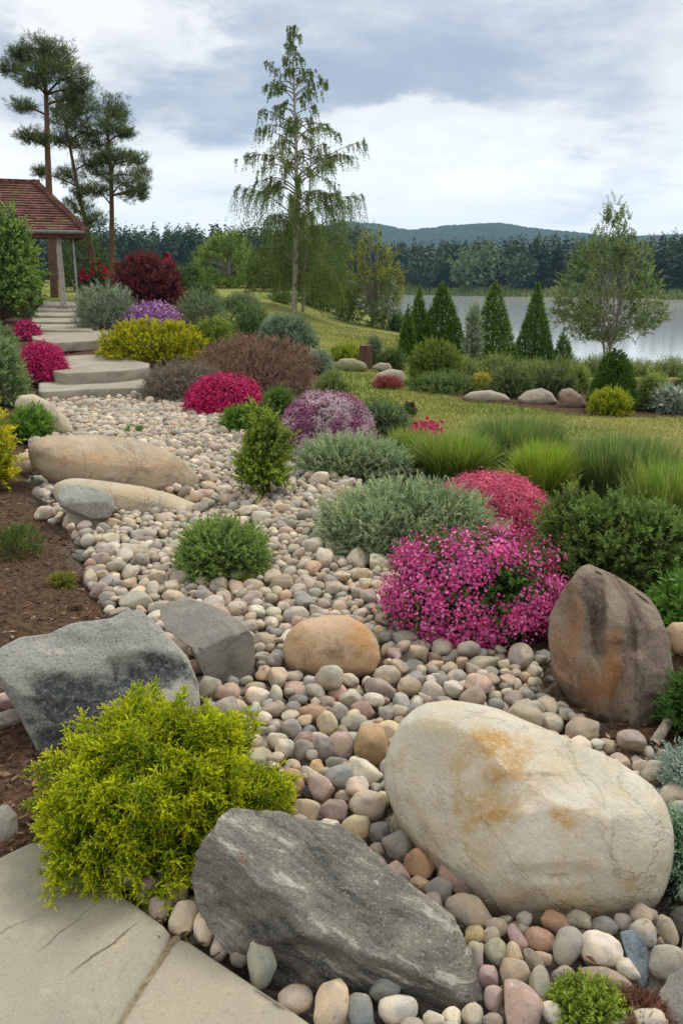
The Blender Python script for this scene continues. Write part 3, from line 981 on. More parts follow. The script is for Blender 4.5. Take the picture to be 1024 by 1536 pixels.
slab('stone_block', 'square-cut stone block edging the path', [(50, 446), (72, 446), (74, 452), (52, 453)], .86, .32, M_STEP, 'stone block', None, .06, 31, .006, .02)
# ------------------------------------------------------------------ cobbles of the dry creek
PAL = {
    'tan': (186, 160, 128), 'beige': (196, 182, 160), 'cream': (212, 204, 188), 'grey': (144, 142, 138), 'dark grey': (102, 100, 98), 'blue-grey': (122, 130, 134),
    'pinkish': (178, 150, 138), 'terracotta': (176, 122, 92), 'rust-brown': (158, 108, 74), 'brown': (140, 122, 106), 'mauve': (140, 114, 112), 'olive': (150, 146, 126),
    'white': (218, 214, 206), 'ochre': (190, 154, 96), 'pink-red': (176, 130, 116), 'green-grey': (134, 138, 126)}
HG = .015                                     # height map cell
HX0, HX1, HY0, HY1 = -5.6, 4.2, .9, 13.2
nx_, ny_ = int((HX1 - HX0) / HG), int((HY1 - HY0) / HG)
cxs, cys = HX0 + (np.arange(nx_) + .5) * HG, HY0 + (np.arange(ny_) + .5) * HG
GXX, GYY = np.meshgrid(cxs, cys)
_e = .10 * fbm(P3(GXX * 2.5, GYY * 2.5), 3, 77)
ALLOW = in_poly(GXX + _e, GYY + _e, CREEK)
LAND = land(GXX, GYY)
H = LAND - .07 * ALLOW
OWN = np.full(H.shape, -1, np.int32)


def stamp_points(W, own):
    ix, iy = ((W[:, 0] - HX0) / HG).astype(int), ((W[:, 1] - HY0) / HG).astype(int)
    k = (ix >= 0) & (ix < nx_) & (iy >= 0) & (iy < ny_)
    ix, iy, z = ix[k], iy[k], W[k, 2]
    k = z > H[iy, ix] + .004
    np.maximum.at(H, (iy[k], ix[k]), z[k])
    OWN[iy[k], ix[k]] = own


for W in OBST:
    stamp_points(W, -2)
# close pinholes left by sparse vertices
for _ in range(2):
    hm = np.maximum.reduce([np.roll(H, 1, 0), np.roll(H, -1, 0), np.roll(H, 1, 1), np.roll(H, -1, 1)])
    nb = sum((np.roll(OWN, s, a) == -2).astype(int) for s in (1, -1) for a in (0, 1))
    k = (OWN != -2) & (nb >= 3)
    H[k] = hm[k]
    OWN[k] = -2

rng = np.random.default_rng(5)
VAR = []


def stone_shapes(sub, n, seed):
    N, F = ico(sub)
    res = []
    for k in range(n):
        r = np.random.default_rng(seed + k)
        e = r.uniform(.66, 1.0)
        q = np.sign(N) * np.abs(N) ** e
        q = q * (1 + .26 * fbm(N * 1.0 + k * 7.7, 2, seed + k)[:, None] + .045 * fbm(N * 3.2 + k, 3, seed + k)[:, None])
        q[:, 0] *= 1 + r.uniform(-.22, .22) * q[:, 1] + r.uniform(-.1, .1) * q[:, 2]      # egg, wedge
        q[:, 1] *= 1 + r.uniform(-.22, .22) * q[:, 0]
        for _ in range(int(r.integers(0, 4))):                                                        # one worn flat face
            nv = unit(r.normal(size=3))
            s = q @ nv - r.uniform(.55, .8)
            q = q - np.maximum(s, 0)[:, None] * nv * .8
        q = q / np.abs(q).max(0)
        res.append(q)
    return res, F


SH4, F4 = stone_shapes(4, 26, 300)
SH3, F3 = stone_shapes(3, 26, 300)
SH2, F2 = stone_shapes(2, 26, 300)
ME4 = [None] * len(SH4)

STONES = []                                   # (centre, 3x3 rows = axes*radii, shape index, colour name, colour, hand)
HAND = [
    # picture x, y, breadth, height, turn, colour, own words
    (559, 1116, 57, 67, 0, 'ochre', 'large round orange tan cobble resting against the cream boulder', 1), (511, 1119, 40, 43, 20, 'mauve', '', 0), (486, 1125, 34, 39, 0, 'dark grey', '', 0),
    (455, 1127, 34, 36, -30, 'dark grey', '', 0), (437, 1094, 30, 33, 30, 'grey', '', 0), (463, 1097, 24, 22, 0, 'blue-grey', '', 0), (471, 1071, 48, 33, -12, 'terracotta', '', 0),
    (490, 1088, 34, 42, 25, 'tan', '', 0), (438, 1066, 28, 29, 0, 'grey', '', 0), (457, 1108, 37, 22, -10, 'brown', '', 0), (529, 1086, 46, 31, 0, 'green-grey', '', 0), (509, 1071, 33, 31, 0, 'grey', '', 0),
    (546, 1066, 41, 27, -8, 'pink-red', '', 0), (578, 1073, 24, 29, 0, 'grey', '', 0), (599, 1068, 28, 22, 0, 'beige', '', 0), (597, 1085, 23, 22, 0, 'brown', '', 0), (428, 1124, 32, 32, 0, 'cream', '', 0),
    (473, 1153, 28, 28, 0, 'ochre', '', 0), (505, 1145, 35, 20, 0, 'green-grey', '', 0), (511, 1166, 51, 38, -10, 'blue-grey', 'mottled blue-grey cobble next to two pink ones', 1),
    (548, 1163, 56, 38, -35, 'cream', 'long pale cobble touching the cream boulder near the blue-grey one', 1), (437, 1176, 44, 50, 10, 'pink-red', 'pink veined cobble just beyond the tips of the golden conifer', 1),
    (479, 1184, 45, 43, -20, 'pinkish', 'pink speckled cobble between the golden conifer and a blue-grey cobble', 1), (516, 1195, 30, 21, 0, 'brown', '', 0), (414, 1210, 35, 30, 0, 'brown', '', 0),
    (457, 1216, 46, 40, -20, 'tan', '', 0), (501, 1217, 45, 37, -10, 'mauve', 'dark mauve speckled cobble behind the banded boulder', 1), (550, 1208, 55, 46, -15, 'beige', 'fat beige cobble with pink veins near the cream boulder', 1),
    (575, 1199, 21, 24, 0, 'beige', '', 0), (606, 1234, 47, 50, 20, 'brown', 'plump brownish grey cobble leaning on the flank of the cream boulder', 1), (534, 1242, 44, 37, 10, 'tan', '', 0), (570, 1249, 33, 32, 0, 'blue-grey', '', 0),
    (494, 1237, 30, 18, 0, 'white', '', 0), (597, 1272, 46, 48, 20, 'dark grey', '', 0), (565, 1275, 28, 24, 0, 'brown', '', 0), (628, 1297, 48, 43, -25, 'rust-brown', 'rust-brown two-toned cobble in the gap between cream and banded boulders', 1),
    (642, 1276, 32, 31, 0, 'beige', '', 0), (597, 1311, 34, 42, 30, 'pinkish', '', 0), (631, 1330, 38, 29, -25, 'tan', '', 0), (657, 1334, 46, 40, -30, 'dark grey', '', 0),
    (684, 1315, 67, 46, -25, 'pink-red', 'smooth pinkish red oval cobble against the foot of the cream boulder', 1), (706, 1369, 80, 50, -5, 'brown', 'biggest grey-brown oval cobble at the foot of the cream boulder', 1),
    (742, 1390, 37, 27, -10, 'beige', '', 0), (710, 1404, 32, 33, 0, 'ochre', '', 0), (737, 1404, 30, 28, 0, 'beige', '', 0), (742, 1428, 36, 40, 0, 'beige', '', 0), (714, 1436, 29, 44, 5, 'olive', '', 0),
    (774, 1410, 27, 46, 35, 'pinkish', '', 0), (770, 1432, 28, 38, 20, 'tan', '', 0), (733, 1465, 35, 35, 0, 'mauve', '', 0), (773, 1463, 45, 51, 20, 'tan', '', 0),
    (809, 1481, 33, 61, 8, 'green-grey', 'upright pale greenish cobble next to the small green sedum', 1), (740, 1500, 30, 40, 0, 'mauve', '', 0), (778, 1512, 76, 68, -30, 'pinkish', 'large pinkish brown cobble at the near end of the pebbles', 1),
    (830, 1522, 44, 33, -10, 'white', '', 0), (737, 1532, 34, 24, 0, 'brown', '', 0), (677, 1526, 30, 30, 0, 'cream', '', 0), (708, 1524, 34, 37, 0, 'cream', '', 0),
    (832, 1384, 50, 36, -25, 'rust-brown', 'orange-brown wedge cobble under the front of the cream boulder', 1), (809, 1411, 47, 37, -5, 'terracotta', '', 0), (850, 1420, 44, 60, -25, 'grey', 'tall leaning grey cobble beside the blocky cream one', 1),
    (784, 1397, 26, 22, 0, 'grey', '', 0), (812, 1438, 34, 20, 0, 'brown', '', 0), (803, 1447, 22, 52, 40, 'brown', '', 0), (900, 1426, 66, 54, 0, 'cream', 'blocky cream cobble next to the pointed slaty stone', 1), (905, 1388, 42, 30, 0, 'blue-grey', '', 0),
    (966, 1402, 40, 44, 35, 'grey', '', 0), (998, 1442, 51, 55, 0, 'green-grey', 'mottled greenish grey cobble between slaty stone and corner rock', 1), (1000, 1397, 28, 48, 35, 'brown', '', 0), (975, 1376, 24, 26, 0, 'brown', '', 0),
    (909, 1474, 93, 46, -8, 'brown', 'wide flat brown stone under the blocky cream cobble', 1), (935, 1385, 30, 28, 0, 'grey', '', 0),
    (495, 1511, 58, 80, -5, 'tan', 'biggest orange tan egg-shaped cobble at the foot of the banded boulder', 1), (540, 1522, 43, 60, 15, 'blue-grey', 'upright dark blue-grey cobble at the foot of the banded boulder', 1),
    (580, 1482, 40, 50, -35, 'blue-grey', 'tilted pale blue-grey cobble leaning on the banded boulder', 1), (598, 1518, 63, 46, 5, 'cream', 'broad cream cobble below the tilted blue-grey one', 1), (650, 1532, 34, 28, 0, 'beige', '', 0),
    (393, 1446, 43, 68, 8, 'green-grey', 'greenish grey egg-shaped cobble stood on end against the paving', 1), (365, 1420, 42, 66, -18, 'olive', 'olive tan cobble stood on end, second from the greenish grey one', 1),
    (333, 1417, 34, 50, -20, 'pinkish', '', 0), (310, 1389, 42, 61, -5, 'beige', 'tall beige egg-shaped cobble stood against the paving edge', 1), (276, 1375, 43, 56, -25, 'tan', 'orange-tipped tan cobble where the paving joint meets the stones', 1), (241, 1364, 40, 34, -25, 'pinkish', '', 0),
    (265, 1341, 39, 37, 0, 'pinkish', '', 0), (221, 1337, 35, 45, -20, 'mauve', '', 0), (270, 1312, 34, 26, 0, 'blue-grey', 'small blue-grey cobble tucked under the golden conifer', 1), (243, 1318, 28, 28, 0, 'brown', '', 0),
    (277, 966, 42, 37, -30, 'beige', 'cream oval cobble lodged between the granite boulder and angular block', 1), (316, 1034, 36, 41, 0, 'green-grey', 'speckled greenish cobble between the golden conifer and angular block', 1),
    (162, 900, 27, 27, 0, 'green-grey', '', 0), (205, 902, 51, 38, -20, 'grey', '', 0), (166, 876, 38, 30, -15, 'grey', '', 0), (189, 864, 19, 19, 0, 'terracotta', '', 0), (275, 869, 41, 34, -30, 'beige', '', 0),
    (328, 880, 30, 30, 0, 'beige', '', 0), (334, 901, 30, 31, 0, 'pinkish', '', 0), (308, 897, 30, 26, 0, 'grey', '', 0), (385, 919, 26, 24, 0, 'white', 'chalk white cobble near the orange boulder', 1), (387, 1047, 40, 31, -20, 'cream', '', 0),
    (33, 699, 54, 36, 0, 'tan', 'large tan cobble under the yellow-leaved shrub', 1), (27, 648, 29, 32, 0, 'white', '', 0), (58, 725, 34, 25, 0, 'grey', '', 0), (67, 743, 36, 32, 0, 'beige', '', 0),
    (182, 766, 22, 30, -20, 'dark grey', '', 0), (123, 785, 58, 43, -20, 'olive', 'olive brown stone just below the blocky dark grey one', 1), (113, 798, 22, 26, 0, 'brown', '', 0), (76, 775, 28, 25, 0, 'green-grey', '', 0), (166, 790, 34, 27, 0, 'tan', '', 0),
    (170, 834, 38, 25, 0, 'white', '', 0), (201, 832, 47, 34, -15, 'beige', '', 0), (216, 815, 40, 22, 0, 'grey', '', 0), (150, 858, 30, 24, 0, 'tan', '', 0), (128, 812, 34, 20, 0, 'grey', '', 0), (123, 834, 28, 20, 0, 'grey', '', 0),
    (8, 1052, 30, 30, 0, 'mauve', '', 0), (5, 1080, 60, 26, 5, 'grey', 'flat grey cobble poking out under the granite boulder', 1)]


def hand_stone(cx, cy, wpx, hpx, rot, cname, lab, uniq):
    ground = -.005 if in_poly(*[np.array(v) for v in ray_z(cx, cy, 0)[:2]], CREEK) else float(land(*ray_z(cx, cy, .03)[:2]))
    zc = ground + .03
    for _ in range(4):
        C = ray_z(cx, cy, zc)
        vd = unit(C - CAM)
        dep = float((C - CAM) @ FW)
        a, b = wpx / 2 * dep / F_PX, hpx / 2 * dep / F_PX
        c = .8 * min(a, b)
        rt = unit(np.cross(vd, [0, 0, 1.0]))
        up = np.cross(rt, vd)
        r = R_(rot)
        A = np.stack([(rt * math.cos(r) + up * math.sin(r)) * a, (-rt * math.sin(r) + up * math.cos(r)) * b, -vd * c])
        vext = math.sqrt((A[:, 2] ** 2).sum())
        zc = ground + vext * .72
    return C, A


def top_cells(C, A, own):
    """raise the height map by an ellipsoid"""
    M = A.T                                   # columns are the semi-axes
    Sg = M @ M.T
    ex = math.sqrt(Sg[0, 0])
    ey = math.sqrt(Sg[1, 1])
    i0, i1 = max(0, int((C[0] - ex - HX0) / HG)), min(nx_, int((C[0] + ex - HX0) / HG) + 2)
    j0, j1 = max(0, int((C[1] - ey - HY0) / HG)), min(ny_, int((C[1] + ey - HY0) / HG) + 2)
    if i1 <= i0 or j1 <= j0:
        return
    dx, dy = GXX[j0:j1, i0:i1] - C[0], GYY[j0:j1, i0:i1] - C[1]
    Q = np.linalg.inv(Sg)
    a = Q[2, 2]
    b = 2 * (Q[0, 2] * dx + Q[1, 2] * dy)
    c = Q[0, 0] * dx * dx + 2 * Q[0, 1] * dx * dy + Q[1, 1] * dy * dy - 1
    disc = b * b - 4 * a * c
    z = C[2] + (-b + np.sqrt(np.maximum(disc, 0))) / (2 * a)
    k = (disc > 0) & (z > H[j0:j1, i0:i1])
    H[j0:j1, i0:i1][k] = z[k]
    OWN[j0:j1, i0:i1][k] = own


for hs in HAND:
    C, A = hand_stone(*hs)
    top_cells(C, A, len(STONES))
    STONES.append([C, A, int(rng.integers(26)), hs[5], hs[6], True])
N_HAND = len(STONES)

mix_names = ['tan', 'beige', 'cream', 'grey', 'dark grey', 'blue-grey', 'pinkish', 'terracotta', 'brown', 'mauve', 'olive', 'white', 'green-grey', 'pink-red']
mix_p = np.array([.15, .23, .10, .18, .05, .05, .06, .02, .07, .025, .04, .03, .03, .015])
mix_p /= mix_p.sum()
ok = np.argwhere(ALLOW & (OWN != -2))
tries = 36000
cand = ok[rng.integers(len(ok), size=(tries, 7))]
okk = ok[np.argsort(ok[:, 0], kind='stable')]               # rows sorted by distance: candidates of one stone lie at like distances
sp_ = len(okk) // 14
st_ = rng.integers(len(okk), size=(tries, 1))
cand = okk[np.clip(st_ + rng.integers(-sp_, sp_, size=(tries, 7)), 0, len(okk) - 1)]
for t in range(tries):
    f = t / tries
    a0 = .058 * math.exp(rng.normal() * .33) * (1.0 - .28 * f)
    ym = cys[cand[t][0][0]]
    a = min(max(a0 * float(np.interp(ym, [1.5, 3, 5, 9], [.74, .71, .66, .60])), .022), .076)
    b, c = a * rng.uniform(.66, .95), a * rng.uniform(.48, .76)
    yaw = rng.uniform(0, math.pi)
    cy_, sy_ = math.cos(yaw), math.sin(yaw)
    best = None
    lim = float(np.interp(ym, [2.2, 4, 6], [-.005, .02, .035]))
    if ym < 3.2:
        a, b, c = [v * .86 for v in (a, b, c)] if a > .045 else (a, b, c)
    rr = int(a / HG) + 1
    for (j, i) in cand[t]:
        if j - rr < 0 or i - rr < 0 or j + rr >= ny_ or i + rr >= nx_:
            continue
        x0, y0 = cxs[i], cys[j]
        dx, dy = GXX[j - rr:j + rr + 1, i - rr:i + rr + 1] - x0, GYY[j - rr:j + rr + 1, i - rr:i + rr + 1] - y0
        q = ((dx * cy_ + dy * sy_) / a) ** 2 + ((dy * cy_ - dx * sy_) / b) ** 2
        k = q < 1
        und = c * np.sqrt(1 - q[k])
        hh = H[j - rr:j + rr + 1, i - rr:i + rr + 1][k]
        ow = OWN[j - rr:j + rr + 1, i - rr:i + rr + 1][k]
        if ((ow >= 0) & (ow < N_HAND)).mean() > .22:
            continue
        zc = float((hh + und).max()) - .22 * c
        lo = zc - c - float(LAND[j, i])
        if best is None or lo < best[0]:
            best = (lo, zc, i, j, k, und)
    if best is None or best[0] > lim:
        continue
    lo, zc, i, j, k, und = best
    C = np.array([cxs[i], cys[j], zc])
    tx, ty = rng.normal(size=2) * .3
    A = np.array([[cy_ * a, sy_ * a, 0], [-sy_ * b, cy_ * b, 0], [0, 0, c]])
    rx = np.array([[1, 0, tx], [0, 1, ty], [-tx, -ty, 1]])
    A = A @ rx.T
    top_cells(C, A, len(STONES))
    STONES.append([C, A, int(rng.integers(26)), str(rng.choice(mix_names, p=mix_p)), '', False])

vis = np.bincount(OWN[OWN >= 0].ravel(), minlength=len(STONES)) * HG * HG
CEN = np.array([s[0] for s in STONES])
spx, spy, spz = project(CEN)
inview = (spx > -30) & (spx < 1054) & (spy < 1560)
# what hides behind the big rocks or plants shows less: test a ray against the height map
score = np.where(inview, vis / np.maximum(spz, .5) ** 2, 0)
for s_i in np.argsort(-score)[:900]:
    C = CEN[s_i] + np.array([0, 0, float(np.linalg.norm(STONES[s_i][1][:, 2]))])
    tt = np.linspace(.02, .9, 60)[:, None]
    p = C + (CAM - C) * tt
    ii, jj = ((p[:, 0] - HX0) / HG).astype(int), ((p[:, 1] - HY0) / HG).astype(int)
    k = (ii >= 0) & (ii < nx_) & (jj >= 0) & (jj < ny_)
    if (H[jj[k], ii[k]] > p[k, 2] + .02).sum() > 1:
        score[s_i] *= .1
for (bx, by, rx_, ry_) in ((235, 1180, 185, 150), (338, 845, 72, 60), (705, 890, 135, 95), (880, 1500, 56, 45)):   # under shrubs
    score[(((spx - bx) / rx_) ** 2 + ((spy - by) / ry_) ** 2) < 1] *= .05
score[:N_HAND] = 1e9
order = np.argsort(-score)
single = set(int(v) for v in order[:300])


def stone_colour(cname, r, keep=.5):
    p = np.array(PAL[cname], float)
    c = np.array(S(*(p * keep + np.array([172, 167, 154]) * (1 - keep))))
    c = c * math.exp(r.normal() * .13) * (1 + r.normal(size=3) * .025)
    return np.clip(c, .02, .85)


LMK = {'the huge cream boulder': (820, 1230), 'the banded dark boulder': (510, 1380), 'the round orange boulder': (497, 975), 'the angular grey block': (318, 968), 'the grey granite boulder': (150, 1040),
       'the golden conifer': (235, 1200), 'the tall brown boulder': (915, 1050), 'the pink flowering shrub': (705, 940), 'the round green shrub': (336, 850), 'the sandy boulder': (210, 775),
       'the brown mulch': (70, 850), 'the paving': (300, 1440), 'the big grey-green mound': (600, 840), 'the tan ochre round cobble': (559, 1130), 'the slim leafy shrub': (400, 745), 'the green sedum': (880, 1490)}
LN = list(LMK)
LP = np.array([ray_ground(*LMK[k])[:2] for k in LN])
BIG = {'the huge cream boulder': .55, 'the banded dark boulder': .45, 'the golden conifer': .42, 'the grey granite boulder': .35, 'the tall brown boulder': .4, 'the pink flowering shrub': .5,
       'the sandy boulder': .6, 'the big grey-green mound': .8, 'the brown mulch': .5, 'the round green shrub': .35, 'the paving': .3}
used = {}
cob_rng = np.random.default_rng(9)


def words_for(C, A, cname):
    L = np.linalg.norm(A, axis=1)
    a, b, c = sorted(L, reverse=True)
    size = 'large' if a > .078 else 'small' if a < .048 else 'mid-sized'
    shape = 'long' if b / a < .74 else 'flat' if c / b < .64 else 'round' if b / a > .9 else 'oval'
    d = np.linalg.norm(LP - C[:2], axis=1) - np.array([BIG.get(k, .2) for k in LN])
    o = np.argsort(d)
    n0, n1 = LN[o[0]], LN[o[1]]
    vd = unit(LP[o[0]])
    along = float((C[:2] - LP[o[0]]) @ vd)
    rel = 'touching' if d[o[0]] < .06 else 'in front of' if along < -.25 else 'beyond' if along > .25 else 'beside'
    opts = [f'{size} {cname} {shape} cobble {rel} {n0}', f'{size} {cname} {shape} cobble {rel} {n0}, towards {n1}', f'{cname} {shape} cobble between {n0} and {n1}',
            f'{size} {cname} {shape} cobble {rel} {n0}, facing {LN[o[2]]}']
    for s in opts:
        if s not in used and len(s.replace('-', ' ').split()) <= 16:
            used[s] = 1
            return s
    return opts[0]


for hs in HAND:
    if hs[6]:
        used[hs[6]] = 1
far_V, far_F, far_C, far_n = [], [], [], 0
for s_i, (C, A, sh, cname, lab, hand) in enumerate(STONES):
    col = stone_colour(cname, cob_rng, .55 if hand else .42 if C[1] < 5 else .34)
    if C[1] > 5:
        col = col * (1.0 + .10 * min(1, (C[1] - 5) / 3))      # the upper creek was laid with paler stone
    if s_i in single:
        if ME4[sh] is None:
            ME4[sh] = mesh_of('cobble', SH4[sh], F4, M_COB, None, True)
        # a unit-sized shape cannot carry true grain size, so each cobble has its own mesh at full size
        me = mesh_of('cobble', SH4[sh] @ A, F4, M_COB, None, True)
        o = link('cobble', me)
        o.location = C
        o.color = (*col, 1)
        tag(o, lab or words_for(C, A, cname), 'cobble', 'cobbles of the dry creek')
        continue
    if vis[s_i] < .0004 or not (-60 < spx[s_i] < 1084):
        continue
    pxr = np.linalg.norm(A[0]) / spz[s_i] * F_PX
    SHn, Fn = (SH3, F3) if pxr > 13 else (SH2, F2)
    V = SHn[sh] @ A + C
    far_V.append(V)
    far_F.append(Fn + far_n)
    far_C.append(np.broadcast_to(col, (len(V), 3)))
    far_n += len(V)
# loose grit between the stones
gk = ok[rng.integers(len(ok), size=14000)]
N1, F1 = ico(1)
for (j, i) in gk:
    if OWN[j, i] >= 0:
        continue
    z = H[j, i] 
    if OWN[j, i] == -2:
        continue
    r = rng.uniform(.005, .017)
    V = N1 * (1 + .25 * rng.normal(size=(len(N1), 1))) * rng.uniform(.5, 1, 3) * r + np.array([cxs[i], cys[j], z])
    far_V.append(V)
    far_F.append(F1 + far_n)
    far_C.append(np.broadcast_to(stone_colour(str(rng.choice(mix_names, p=mix_p)), cob_rng), (len(V), 3)))
    far_n += len(V)
o = link('pebbles', mesh_of('pebbles', np.concatenate(far_V), np.concatenate(far_F), M_PEB, np.concatenate(far_C), True))
tag(o, 'countless smaller water-worn pebbles filling the dry creek bed', 'pebbles', None, 'stuff')
print('stones', len(STONES), 'verts', far_n)

# wind-blown litter on the stones
lt = FB()
lk = ok[rng.integers(len(ok), size=620)]
lk = np.array([(j, i) for j, i in lk if OWN[j, i] != -2])
n = len(lk)
LPp = np.stack([cxs[lk[:, 1]], cys[lk[:, 0]], H[lk[:, 0], lk[:, 1]] + .003], -1)
ldd = unit(rng.normal(size=(n, 3)) * [1, 1, .25])
lpal = np.array([S(120, 86, 54), S(150, 116, 72), S(92, 66, 46), S(132, 128, 62), S(168, 140, 96)])
ll = rng.uniform(.012, .034, n)
lt.leaves(LPp, ldd, unit(rng.normal(size=(n, 3)) * .3 + [0, 0, 1]), ll, ll * rng.uniform(.12, .5, n), lpal[rng.integers(5, size=n)], .25)
tag(lt.build('leaf_litter', M_TWIG, (-1, 5, 0)), 'dry leaf scraps and needles scattered over the pebbles', 'leaf litter', None, 'stuff')
# ------------------------------------------------------------------ plants: builders
PR = np.random.default_rng(21)


def place(box, deep=1.0):
    """where a plant stands whose picture box is (x0, y0, x1, y1), y1 being its foot on the ground nearest the eye"""
    x0, y0, x1, y1 = box
    g = ray_ground((x0 + x1) / 2, y1)
    dep = float((g - CAM) @ FW)
    rx = (x1 - x0) / 2 * dep / F_PX
    d2 = unit(np.array([g[0], g[1]]))
    c = g[:2] + d2 * rx * deep * .9
    dist = math.hypot(*c)
    dep2 = float((np.array([*c, g[2]]) - CAM) @ FW)
    rx = (x1 - x0) / 2 * dep2 / F_PX
    cz = float(land(*c))
    top = ray_dist((x0 + x1) / 2, y0, dist)[2]
    h = max(top - cz, .25 * rx)
    # face axis: across the view, along the view
    return np.array([c[0], c[1], cz]), rx, rx * deep, h, np.array([d2[1], -d2[0], 0]), np.array([d2[0], d2[1], 0])


def lerp(a, b, t):
    return np.asarray(a) + (np.asarray(b) - np.asarray(a)) * t


def shoots(fb, P0, D, ln, K, leaf, c0, c1, rng, ang=(62, 22), fold=.25, jit=.18, droop=.0, tw=.75):
    """leafy shoots: K leaves spiralling along each, young leaves at the tip"""
    D, e1, e2 = basis(D)
    n = len(P0)
    ln = np.broadcast_to(np.asarray(ln, float), (n,))
    t = (np.arange(K) + rng.random((n, K))) / K
    az = np.arange(K)[None] * 2.4 + rng.uniform(0, 6.28, (n, 1)) + rng.normal(size=(n, K)) * .3
    an = np.radians(lerp(ang[0], ang[1], t ** 1.5)) + rng.normal(size=(n, K)) * .2
    rad = np.cos(az)[..., None] * e1[:, None] + np.sin(az)[..., None] * e2[:, None]
    dr = unit(np.cos(an)[..., None] * D[:, None] + np.sin(an)[..., None] * rad)
    base = P0[:, None] + D[:, None] * (ln[:, None] * t)[..., None]
    L = leaf[0] * (1.1 - .45 * t) * rng.uniform(.75, 1.25, (n, K))
    W = leaf[1] * (1.1 - .45 * t) * rng.uniform(.8, 1.2, (n, K))
    nrm = unit(D[:, None] * .8 + rng.normal(size=(n, K, 3)) * .35 - rad * .3)
    tt = np.clip(t ** tw + rng.normal(size=(n, K)) * jit + rng.normal(size=(n, 1)) * jit * .8, 0, 1)
    c = lerp(c0, c1, tt[..., None]) * np.exp(rng.normal(size=(n, K, 1)) * .14 + rng.normal(size=(n, 1, 1)) * .10)
    fb.leaves(base.reshape(-1, 3), dr.reshape(-1, 3), nrm.reshape(-1, 3), L.ravel(), W.ravel(), c.reshape(-1, 3), fold, droop)


def florets(fb, P, N, size, cols, rng, petals=5, patch=None):
    n = len(P)
    N, e1, e2 = basis(N)
    a0 = rng.uniform(0, 6.28, n)
    cols = np.asarray(cols)
    ci = cols[rng.integers(len(cols), size=n)] * np.exp(rng.normal(size=(n, 1)) * .16)
    if patch is not None:                      # pale patches with a shape of their own
        f = sst(.02, .16, fbm(P * patch[0] + 3.3, 4, 61, .6))
        ci = lerp(ci, patch[1], f[:, None] * .9)
    sz = size * rng.uniform(.75, 1.2, n)
    for k in range(petals):
        a = a0 + k * 2 * math.pi / petals
        d = unit(np.cos(a)[:, None] * e1 + np.sin(a)[:, None] * e2 + N * .28)
        fb.leaves(P, d, N, sz * .55, sz * .42, ci * rng.uniform(.88, 1.1, (n, 1)), .12)


def dome_points(n, c, rx, ry, h, ax, ay, rng, lump=(.14, 3.0), seed=0, zmin=-.35, zc=.32, pw=1.0):
    """points on an uneven dome and the outward direction there"""
    q = rdir(int(n * 1.9) + 20, rng)
    q = q[q[:, 2] > zmin][:n]
    k = 1 + lump[0] * fbm(q * lump[1] + seed * 5.3, 3, seed) * 1.6
    u = np.sign(q) * np.abs(q) ** pw
    p = u * k[:, None]
    P = c + ax * (p[:, :1] * rx) + ay * (p[:, 1:2] * ry) + np.array([0, 0, 1.0]) * (h * (zc + (1 - zc) * p[:, 2:]))
    P[:, 2] = np.maximum(P[:, 2], c[2] + .01)
    o = unit(ax * (q[:, :1] / rx) + ay * (q[:, 1:2] / ry) + np.array([0, 0, 1.0]) * (q[:, 2:] / h))
    return P, o, q


def stems(fb, c, P, n, rng, col, r=.006, up=.25):
    for k in rng.integers(len(P), size=n):
        a = c + np.array([rng.normal() * .03, rng.normal() * .03, -.02])
        b = P[k]
        m = lerp(a, b, .5) + np.array([0, 0, up * np.linalg.norm(b - a) * .4])
        t = np.linspace(0, 1, 6)[:, None]
        fb.tube((1 - t) ** 2 * a + 2 * t * (1 - t) * m + t ** 2 * b, np.linspace(r, r * .35, 6), col, 4)


